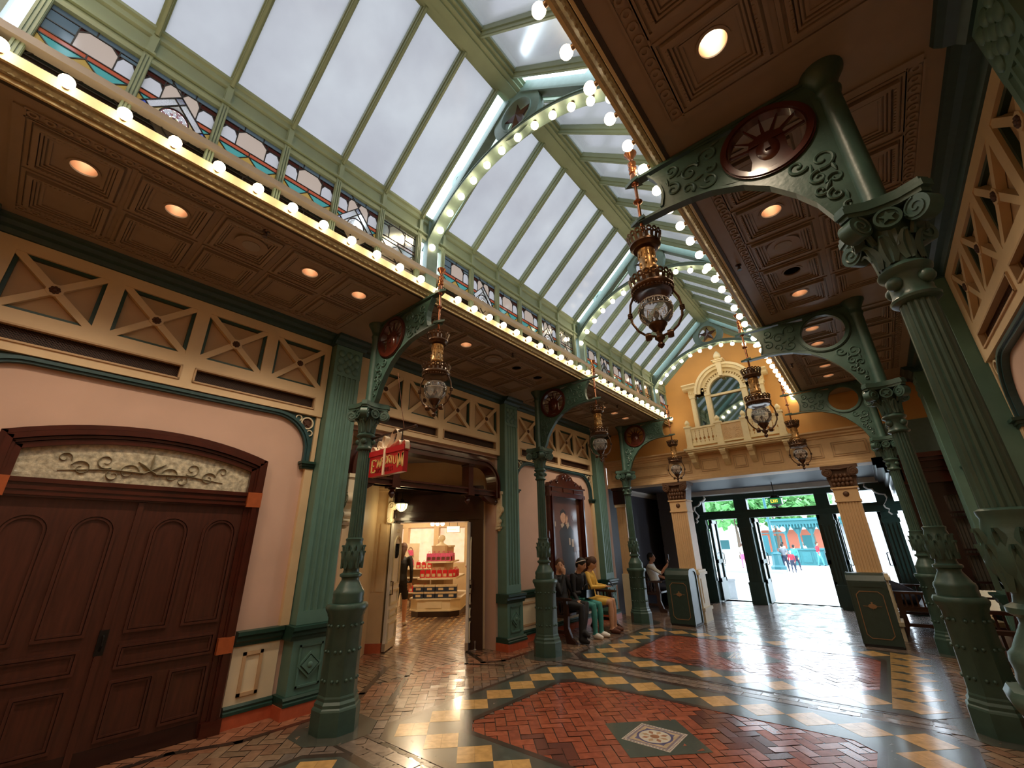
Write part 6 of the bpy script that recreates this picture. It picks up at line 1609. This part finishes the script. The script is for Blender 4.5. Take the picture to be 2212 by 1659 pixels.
# kiosk
t = thing('street_kiosk', 'blue green pavilion kiosk with bracketed roof outside the entrance', 'kiosk', (-3.6 * KX, 36.0 * KX, -.3))
m = MB(); m.bx(-2.0, .4, -.6, 2.5, 0, 1.15); m.bx(-2.1, .5, -.7, 2.6, 1.12, 1.22)
for k in range(3): m.bx(-1.85 + .78 * k, -1.25 + .78 * k, -.64, -.6, .2, 1.0)
m.build('counter', 'kiosk_green', t)
for x in (-1.9, -1.0, -.1, .7, 1.5):
    m = MB(); m.lathe([(.16, .0), (.14, .3), (.10, .4), (.08, 2.3), (.15, 2.5), (.2, 2.7)], c=(x, -.4, 0), n=12); m.prism([(x - .1, 2.3), (x + .1, 2.3), (x + .5, 3.05), (x - .5, 3.05)], 'Y', -.45, -.35); m.build('post', 'kiosk_green', t)
m = MB(); m.bx(-2.8, 3.2, -1.2, 3, 3.05, 3.35); m.bx(-3.0, 3.4, -1.4, 3.2, 3.35, 3.5)
for k in range(28): m.bx(-2.8 + .21 * k, -2.72 + .21 * k, -1.25, -1.15, 2.8, 3.1)
m.build('roof', 'kiosk_green', t)
m = MB(); m.bx(1.2, 4.6, .6, 4, 0, 3.0)
for k in range(8): m.bx(1.19, 4.6, .58, .6, .03 + .38 * k, .36 + .38 * k)
m.build('side_wall', 'stone_grey', t)
# far buildings
def house(label, x0, x1, y, h, mt, roof):
    t = thing('street_building', label, 'building', ((x0 + x1) / 2, y, -.3)); hw = (x1 - x0) / 2
    m = MB(); m.bx(-hw, hw, 0, 6, 0, h); m.build('walls', mt, t)
    m = MB(); m.bx(-hw - .5, hw + .5, -.6, 6.4, h, h + .35); m.prism([(-hw, h + .35), (hw, h + .35), (hw - 1.2, h + 1.4), (-hw + 1.2, h + 1.4)], 'Y', 0, 6); m.build('roof', roof, t)
    n = max(2, int(hw * 2 / 3))
    for k in range(n): x = -hw + 2 * hw * (k + .5) / n; m = MB(); m.bx(x - .6, x + .6, -.05, .02, .9, h - .7); m.build('window', 'lamp_teal', t)
    return t
house('long white low building far across the sunlit street', -34, -14.5, 62, 2.7, 'render_white', 'render_white')
house('red brick building with curved roof far behind the street lamp', -12.5, -5.6, 66, 3.1, 'brick_red', 'render_white')
def tree(label, loc, r, h, n=220, seed=1):
    t = thing('street_tree', label, 'tree', loc, 0, 'trees beyond the street'); R = random.Random(seed)
    m = MB(); m.tube([(0, 0, 0), (.1, 0, h * .4), (0, .1, h * .8)], [.22, .16, .08], 8); m.build('trunk', 'bark', t)
    m = MB()
    for _ in range(n):
        a, b, q = R.uniform(0, 2 * pi), R.uniform(-.9, 1), R.random() ** .4
        c = Vector((r * q * cos(a) * sqrt(max(0, 1 - b * b)), r * q * sin(a) * sqrt(max(0, 1 - b * b)), h + r * .75 * b * q))
        m.box(c, (r * .22, r * .17, r * .03), R=Euler((R.uniform(-1, 1), R.uniform(-1, 1), R.uniform(0, 6))).to_matrix())
    m.build('foliage', 'leafy', t, fix=False); return t
for k, (x, y, r, h) in enumerate(((-24, 66, 3.8, 5.2), (-18.5, 58, 3.4, 5.2), (-12.8, 55, 3.3, 5.4), (-9.2, 57, 3.2, 5.6), (-6.2, 60, 3.0, 5.4), (-15.5, 70, 4, 6.2))): tree(['leafy tree left of the doorway post, far outside', 'leafy tree beyond the white low building', 'leafy tree directly behind the street lamp', 'leafy tree between the street lamp and the kiosk', 'leafy tree above the kiosk roof edge', 'tall pale tree behind the others outside'][k], (x, y, -.3), r, h, 240, k)
# ------------------------------------------------------------------ people
for k, c in dict(skin='#c99a7c', skin_tan='#a9755a', hair_brown='#4a2f20', hair_black='#17120f', hair_grey='#b9aea0', cloth_black='#16161a', cloth_yellow='#e3b955', cloth_teal='#3f8f8a', cloth_white='#ece8e2', cloth_blue='#3a5a86', cloth_red='#c02434', cloth_navy='#20263c', cloth_grey='#6a7076', cloth_pink='#c9567c', boot='#5a3222', cloth_cyan='#4fa3c9').items(): mat('p_' + k, c, .7, var=.1, scale=25)
SK = {'sitL': dict(hip=(0, 0, .57), waist=(-.03, 0, .72), chest=(-.05, 0, .93), neck=(-.03, 0, 1.10), head=(.02, 0, 1.23))}
def figure(label, loc, yaw, J, top, bottom, shoe, skin, hair, hstyle='short', vox=.015, s=1., sleeve=1, leg=1, child=None):
    """J: joints in a frame with x forward, y to the figure's left"""
    V = Vector; m = MB()
    t_ = lambda pts, r, n=10, fl=1.: m.tube(pts, r, n, flat=fl)
    seg = []      # (a, b, material)
    hip, wa, ch, nk, hd = [V(J[k]) for k in ('hip', 'waist', 'chest', 'neck', 'head')]
    m.tube([hip - (wa - hip) * .55, hip, wa, (wa + ch) / 2, ch, ch + (nk - ch) * .45, ch + (nk - ch) * .75], [.09, .135, .118, .13, .138, .12, .07], 14, flat=1.)
    seg += [(hip, hip + (wa - hip) * .3, bottom), (wa, ch, top), (ch, ch + (nk - ch) * .7, top)]
    m.tube([ch + (nk - ch) * .5, nk, hd - V((0, 0, .06))], [.06, .05, .05], 10); seg.append((nk, hd, skin))
    fw = V((J.get('look', (1, 0, -.1)))).normalized(); sd = V((0, 0, 1)).cross(fw).normalized(); up = fw.cross(sd)
    R = Matrix((fw, sd, up)).transposed()
    m.sph(hd, (.095, .077, .118), 16, 11, R=R); m.sph(hd + fw * .035 - up * .06, (.052, .05, .05), 12, 8, R=R)
    m.sph(hd + fw * .10 - up * .015, (.022, .013, .026), 8, 6, R=R)
    for q in (-1, 1): m.sph(hd + sd * (.078 * q) - up * .01, (.022, .012, .032), 8, 6, R=R)
    seg += [(hd - up * .05, hd + up * .08, skin)]
    for q, nm in ((1, 'L'), (-1, 'R')):
        sh, el, wr = V(J['sh' + nm]), V(J['el' + nm]), V(J['wr' + nm])
        t_([ch + (sh - ch) * .4, sh, sh + (el - sh) * .5, el, el + (wr - el) * .5, wr], [.07, .062, .05, .043, .040, .028])
        seg += [(sh, el, top if sleeve > .3 else skin), (el, wr, top if sleeve >= 1 else skin)]
        d = V(J.get('hd' + nm, tuple((wr - el)))).normalized(); a = d.cross(V((0, 0, 1)));
        a = a.normalized() if a.length > .2 else V((0, 1, 0)); b = a.cross(d)
        pc = wr + d * .05
        m.sph(pc, (.052, .038, .016), 10, 6, R=Matrix((d, a, b)).transposed())
        for i, L_ in enumerate((.058, .068, .064, .05)):
            o = pc + d * .035 + a * ((i - 1.5) * .019); t_([o, o + d * L_ * .5, o + d * L_ * .85 - b * .016], [.0095, .009, .007], 6)
        t_([pc - a * .03, pc - a * .05 + d * .03, pc - a * .045 + d * .055], [.011, .010, .008], 6)
        seg.append((wr + d * .02, wr + d * .12, skin))
        kn, an, to = V(J['kn' + nm]), V(J['an' + nm]), V(J['to' + nm]); hp = hip + V((0, q * .085, -.02))
        t_([hp, hp + (kn - hp) * .5, kn, kn + (an - kn) * .35, an], [.095, .085, .062, .058, .040])
        seg += [(hp, kn - (kn - hp) * (0 if leg else .35), bottom), (kn + (an - kn) * .12, an, bottom if leg else skin)]
        m.tube([an + (an - to) * .28 - V((0, 0, .02)), an - V((0, 0, .035)), (an + to) / 2 - V((0, 0, .01)), to], [.038, .05, .045, .03], 10); seg.append((an - V((0, 0, .03)), to, shoe))
    mats = []
    for x in seg:
        if x[2] not in mats: mats.append(x[2])
    raw = m.build('person', ['p_' + x for x in mats])
    md = raw.modifiers.new('one_body', 'REMESH'); md.mode = 'VOXEL'; md.voxel_size = vox
    sm = raw.modifiers.new('soft', 'SMOOTH'); sm.factor = .5; sm.iterations = 2
    dg = bpy.context.evaluated_depsgraph_get(); dg.update()
    me = bpy.data.meshes.new_from_object(raw.evaluated_get(dg)); raw.modifiers.clear(); raw.data = me; o = raw
    if not len(me.materials):
        for x in mats: me.materials.append(MATS['p_' + x])
    for f in me.polygons:
        c = f.center; bd, bm_ = 9, 0
        for a, b, k in seg:
            ab = b - a; t = max(0, min(1, (c - a).dot(ab) / max(1e-9, ab.length_squared))); dd = (c - a - ab * t).length
            if dd < bd: bd, bm_ = dd, mats.index(k)
        f.material_index = bm_; f.use_smooth = True
    o.name = 'person'; tag(o, label, 'person'); o.location = loc; o.rotation_euler.z = yaw; o.scale = (s, s, s)
    h = MB(); h.sph(hd - fw * .016 + up * .026, (.098, .088, .108), 16, 10, R=R, z0=-.15 if hstyle != 'cap' else .1)
    h.sph(hd - fw * .045 - up * .01, (.066, .082, .085), 14, 9, R=R)
    if hstyle == 'long': h.tube([hd - fw * .07, hd - fw * .10 - up * .12, hd - fw * .09 - up * .27], [.075, .07, .035], 10)
    if hstyle == 'tail': h.tube([hd - fw * .09 + up * .06, hd - fw * .14 + up * .02, hd - fw * .13 - up * .14, hd - fw * .11 - up * .26], [.03, .035, .032, .012], 8)
    h.build('hair', 'p_' + hair, o)
    if vox < .02:
        e = MB()
        for q in (-1, 1):
            e.sph(hd + fw * .083 + sd * (q * .03) + up * .015, (.007, .012, .007), 8, 5, R=R); e.sph(hd + fw * .084 + sd * (q * .03) + up * .036, (.006, .017, .004), 8, 5, R=R)
        e.build('eyes_and_brows', 'p_hair_black', o)
        e = MB(); e.sph(hd + fw * .086 - up * .062, (.007, .021, .006), 8, 5, R=R); e.build('mouth', 'p_boot', o)
    return o
def seated(lean=0., **k):
    J = dict(hip=(0, 0, .57), waist=(-.02 + lean * .1, 0, .72), chest=(-.04 + lean * .3, 0, .93), neck=(-.02 + lean * .42, 0, 1.09), head=(.03 + lean * .5, 0, 1.22))
    for q, nm in ((1, 'L'), (-1, 'R')):
        J['sh' + nm] = (-.03 + lean * .38, q * .19, 1.03); J['el' + nm] = (.06 + lean * .3, q * .25, .77); J['wr' + nm] = (.28, q * .14, .70); J['kn' + nm] = (.43, q * .11, .53); J['an' + nm] = (.42, q * .11, .085); J['to' + nm] = (.58, q * .13, .035)
    J.update(k); return J
def standing(st=0., **k):
    J = dict(hip=(0, 0, .92), waist=(0, 0, 1.06), chest=(.0, 0, 1.28), neck=(.01, 0, 1.46), head=(.03, 0, 1.60))
    for q, nm in ((1, 'L'), (-1, 'R')):
        J['sh' + nm] = (0, q * .18, 1.40); J['el' + nm] = (-.03 + q * st * .08, q * .24, 1.12); J['wr' + nm] = (.06 + q * st * .16, q * .23, .88); J['kn' + nm] = (.03 - q * st * .16, q * .09, .49); J['an' + nm] = (-.01 - q * st * .28, q * .09, .085); J['to' + nm] = (.15 - q * st * .28, q * .11, .035)
    J.update(k); return J
figure('man in black leaning on the bench armrest with one hand to his face', (-4.83, 7.18, 0), 0, seated(-.1, shR=(-.05, -.18, 1.03), elR=(.10, -.20, .76), wrR=(.10, -.06, 1.06), hdR=(-.1, .25, 1), elL=(.05, .27, .76), wrL=(.28, .12, .60), look=(.55, -.8, -.05), knR=(.43, -.05, .56), knL=(.44, .10, .58), anL=(.46, -.08, .20), toL=(.60, -.14, .13)), 'cloth_black', 'cloth_black', 'cloth_black', 'skin', 'hair_brown')
g = figure('woman in black top and teal trousers sitting in the middle of the bench', (-4.83, 7.66, 0), 0, seated(.25, wrL=(.22, .08, .74), wrR=(.22, -.08, .74), elR=(.1, -.23, .74), elL=(.1, .23, .74), look=(.9, .1, -.45)), 'cloth_black', 'cloth_teal', 'cloth_white', 'skin', 'hair_black', 'short')
m = MB(); m.tube([(.02 + .25 * .5 + .102 * cos(a), .092 * sin(a), 1.27 + .03 * cos(a)) for a in [pi * (i - 8) / 12 for i in range(17)]], .008, 6); m.build('headband', 'p_cloth_white', g)
figure('woman in yellow dress and brown boots looking down at her phone', (-4.83, 8.17, 0), .25, seated(.12, wrL=(.33, .05, .80), wrR=(.33, -.06, .80), elL=(.1, .22, .80), elR=(.1, -.22, .80), look=(.9, .25, -.55)), 'cloth_yellow', 'cloth_yellow', 'boot', 'skin', 'hair_brown', 'tail', leg=0)
def phone(label, loc, R): t = thing('phone', label, 'phone', loc); m = MB(); m.box((0, 0, 0), (.012, .07, .14), R=R); m.build('case', 'black', t); return t
phone('dark phone held by the woman in the yellow dress', (-4.39, 8.27, .86), Euler((0, -.6, .25)).to_matrix())
t = thing('handbag', 'shiny black handbag on the lap of the woman in teal trousers', 'bag', (-4.58, 7.66, .66)); m = MB(); m.prism([(-.16, 0), (.16, 0), (.14, .13), (-.14, .13)], 'X', -.07, .07); m.build('body', 'glass_dark', t); m = MB(); m.tube([(0, .12 * cos(pi * i / 8), .13 + .09 * sin(pi * i / 8)) for i in range(9)], .008, 6); m.build('handle', 'black', t)
figure('man in black and white jacket sitting beyond the farthest column, raising a phone', (-4.83, 11.55, 0), .15, seated(-.15, elR=(.22, -.24, .86), wrR=(.40, -.20, 1.08), hdR=(.1, 0, 1), look=(1, -.15, .05), knL=(.44, .08, .66), anL=(.36, -.12, .52), toL=(.38, -.28, .50)), 'cloth_white', 'cloth_navy', 'cloth_white', 'skin_tan', 'hair_black', sleeve=.5)
phone('pale phone held up by the seated man beyond the farthest column', (-4.37, 11.42, 1.24), Euler((0, 0, .2)).to_matrix())
figure('person in dark top bending over to reach their shoe beside the shopfront', (.12, 11.3, 0), pi, seated(1.2, waist=(.14, 0, .68), chest=(.32, 0, .74), neck=(.46, 0, .78), head=(.58, 0, .80), shL=(.36, .18, .76), shR=(.36, -.18, .76), elL=(.42, .2, .48), elR=(.42, -.2, .48), wrL=(.48, .13, .22), wrR=(.48, -.13, .22), look=(.7, 0, -.7)), 'cloth_navy', 'cloth_navy', 'boot', 'skin', 'hair_grey', sleeve=.5)
# in the shop
figure('girl in black shorts with a white bag just inside the shop door', PT(-1.12, 2.2), AN + pi / 2, standing(.4), 'cloth_black', 'cloth_black', 'cloth_white', 'skin', 'hair_brown', 'long', leg=0, vox=.02, s=.98)
figure('woman in white top and grey shorts beside the tiered shop display', PT(.16, 5.1), AN - pi / 2 - .3, standing(.1, elL=(.1, .2, 1.1), wrL=(.3, .05, 1.12), elR=(.1, -.2, 1.1), wrR=(.3, -.05, 1.1)), 'cloth_white', 'cloth_grey', 'cloth_white', 'skin_tan', 'hair_black', 'long', leg=0, sleeve=.5, vox=.02, s=.95)
for k, (u_, n_, tp, hr, lb) in enumerate(((-1.25, 7.0, 'cloth_cyan', 'hair_grey', 'grey haired shopper in blue behind the tiered display'), (-.05, 7.2, 'cloth_black', 'hair_black', 'shopper in black behind the tiered display'), (.3, 7.0, 'cloth_white', 'hair_brown', 'fair haired shopper behind the woman in white'), (-2.2, 6.9, 'cloth_grey', 'hair_brown', 'shopper in grey behind the pink bag board'))): figure(lb, PT(u_, n_), AN + pi / 2 + k, standing(.2), tp, 'cloth_navy', 'cloth_black', 'skin', hr, vox=.03, s=.98)
# outside
for x, y, yw, tp, bt, hr, sc, lb in ((-4.44, 28.26, pi / 2, 'cloth_grey', 'cloth_navy', 'hair_black', .98, 'woman in grey top and dark skirt walking away beside the street lamp'), (-4.0, 27.45, pi / 2, 'cloth_red', 'cloth_navy', 'hair_grey', .74, 'child in a red shirt walking beside the woman in grey'), (-4.08, 29.46, pi / 2 - .3, 'kiosk', 'cloth_navy', 'hair_black', .92, 'child in a green shirt behind the child in red'), (-3.5, 34.7, 0.3, 'cloth_red', 'cloth_cyan', 'hair_brown', 1.0, 'person in a red jacket and jeans by the kiosk'), (-7.05, 30.75, pi / 2, 'cloth_white', 'cloth_pink', 'hair_brown', 1., 'woman in white top and pink skirt seen left of the doorway post'), (-8.97, 33.0, 0, 'cloth_navy', 'cloth_blue', 'hair_black', 1., 'man in navy carrying a backpack in the left doorway gap'), (-9.6, 34.5, 1, 'cloth_cyan', 'cloth_teal', 'hair_brown', 1., 'woman in a blue green dress in the left doorway gap'), (-4.4, 36, 2, 'cloth_white', 'cloth_blue', 'hair_grey', 1., 'person in a pale shirt at the kiosk counter'), (-5.6, 36, 1, 'cloth_white', 'cloth_navy', 'hair_black', 1., 'person in white beyond the woman in grey'), (-6.7, 33, 2, 'cloth_blue', 'cloth_grey', 'hair_brown', 1., 'person in blue behind the teal banner')):
    figure(lb, (x * KX, y * KX, -.3), yw, standing(.6), 'cloth_teal' if tp == 'kiosk' else tp, bt, 'cloth_black', 'skin', hr, vox=.035, s=sc)
# ------------------------------------------------------------------ camera
cam = bpy.data.objects.new('camera', bpy.data.cameras.new('camera')); COL.objects.link(cam)
cam.data.sensor_width = 36; cam.data.lens = 900.602 / 2212 * 36; cam.data.clip_start = .02; cam.data.clip_end = 400
_yaw, _pit, _rol = .691495832, .368582473, -.019063029
_f = Vector((-sin(_yaw) * cos(_pit), cos(_yaw) * cos(_pit), sin(_pit))); _r = Vector((cos(_yaw), sin(_yaw), 0)); _u = _r.cross(_f)
_r2 = _r * cos(_rol) + _u * sin(_rol); _u2 = _u * cos(_rol) - _r * sin(_rol)
cam.matrix_world = Matrix(((_r2.x, _u2.x, -_f.x, 0), (_r2.y, _u2.y, -_f.y, 0), (_r2.z, _u2.z, -_f.z, H), (0, 0, 0, 1)))
SC.camera = cam
SC.view_settings.view_transform = 'Standard'; SC.view_settings.look = 'None'; SC.view_settings.gamma = 1; SC.view_settings.use_curve_mapping = False
SC.view_settings.exposure = 0.0
cy = SC.cycles
cy.use_denoising = True
cy.max_bounces = 7; cy.diffuse_bounces = 4; cy.glossy_bounces = 3; cy.transmission_bounces = 4; cy.transparent_max_bounces = 10
cy.sample_clamp_indirect = 4.0; cy.caustics_reflective = False; cy.caustics_refractive = False
cy.use_adaptive_sampling = True; cy.adaptive_threshold = .02
# ------------------------------------------------------------------ sky
wd = bpy.data.worlds.new('sky'); SC.world = wd; wd.use_nodes = True
_bg = wd.node_tree.nodes['Background']; _bg.inputs[0].default_value = (.76, .88, 1., 1); _bg.inputs[1].default_value = 7.2
# ------------------------------------------------------------------ lamps in the downlight cans
def spot(x, y, z, p, size=2.3, blend=.8, col=(1., .79, .56), r=.05):
    d = bpy.data.lights.new('downlight_lamp', 'SPOT'); d.energy = p; d.color = col; d.spot_size = size; d.spot_blend = blend; d.shadow_soft_size = r
    o = bpy.data.objects.new('downlight_lamp', d); COL.objects.link(o); o.location = (x, y, z); return o
for side in (-1, 1):
    for y in LIGHTS[side]:
        if y in (4.93, 5.509, 4.891): continue
        spot(X0 + side * 1.955, y, ZS - .02, 52 if side < 0 else 40)

for u_, n_ in ((-.6, 2.2), (-1.9, 4.2), (-.4, 6.2), (-2.6, 7.5)):
    d = bpy.data.lights.new('shop_lamp', 'POINT'); d.energy = 62; d.color = (1., .78, .52); d.shadow_soft_size = .12
    o = bpy.data.objects.new('shop_lamp', d); COL.objects.link(o); o.location = PT(u_, n_, 2.45)
d = bpy.data.lights.new('porch_lamp', 'POINT'); d.energy = 4; d.color = (1., .8, .45); d.shadow_soft_size = .08
o = bpy.data.objects.new('porch_lamp', d); COL.objects.link(o); o.location = (-6.5, 4.6, 2.1)
d = bpy.data.lights.new('display_lamp', 'POINT'); d.energy = 16; d.color = (1., .74, .48); d.shadow_soft_size = .06
o = bpy.data.objects.new('display_lamp', d); COL.objects.link(o); o.location = (1.6, YE + .7, 2.0)
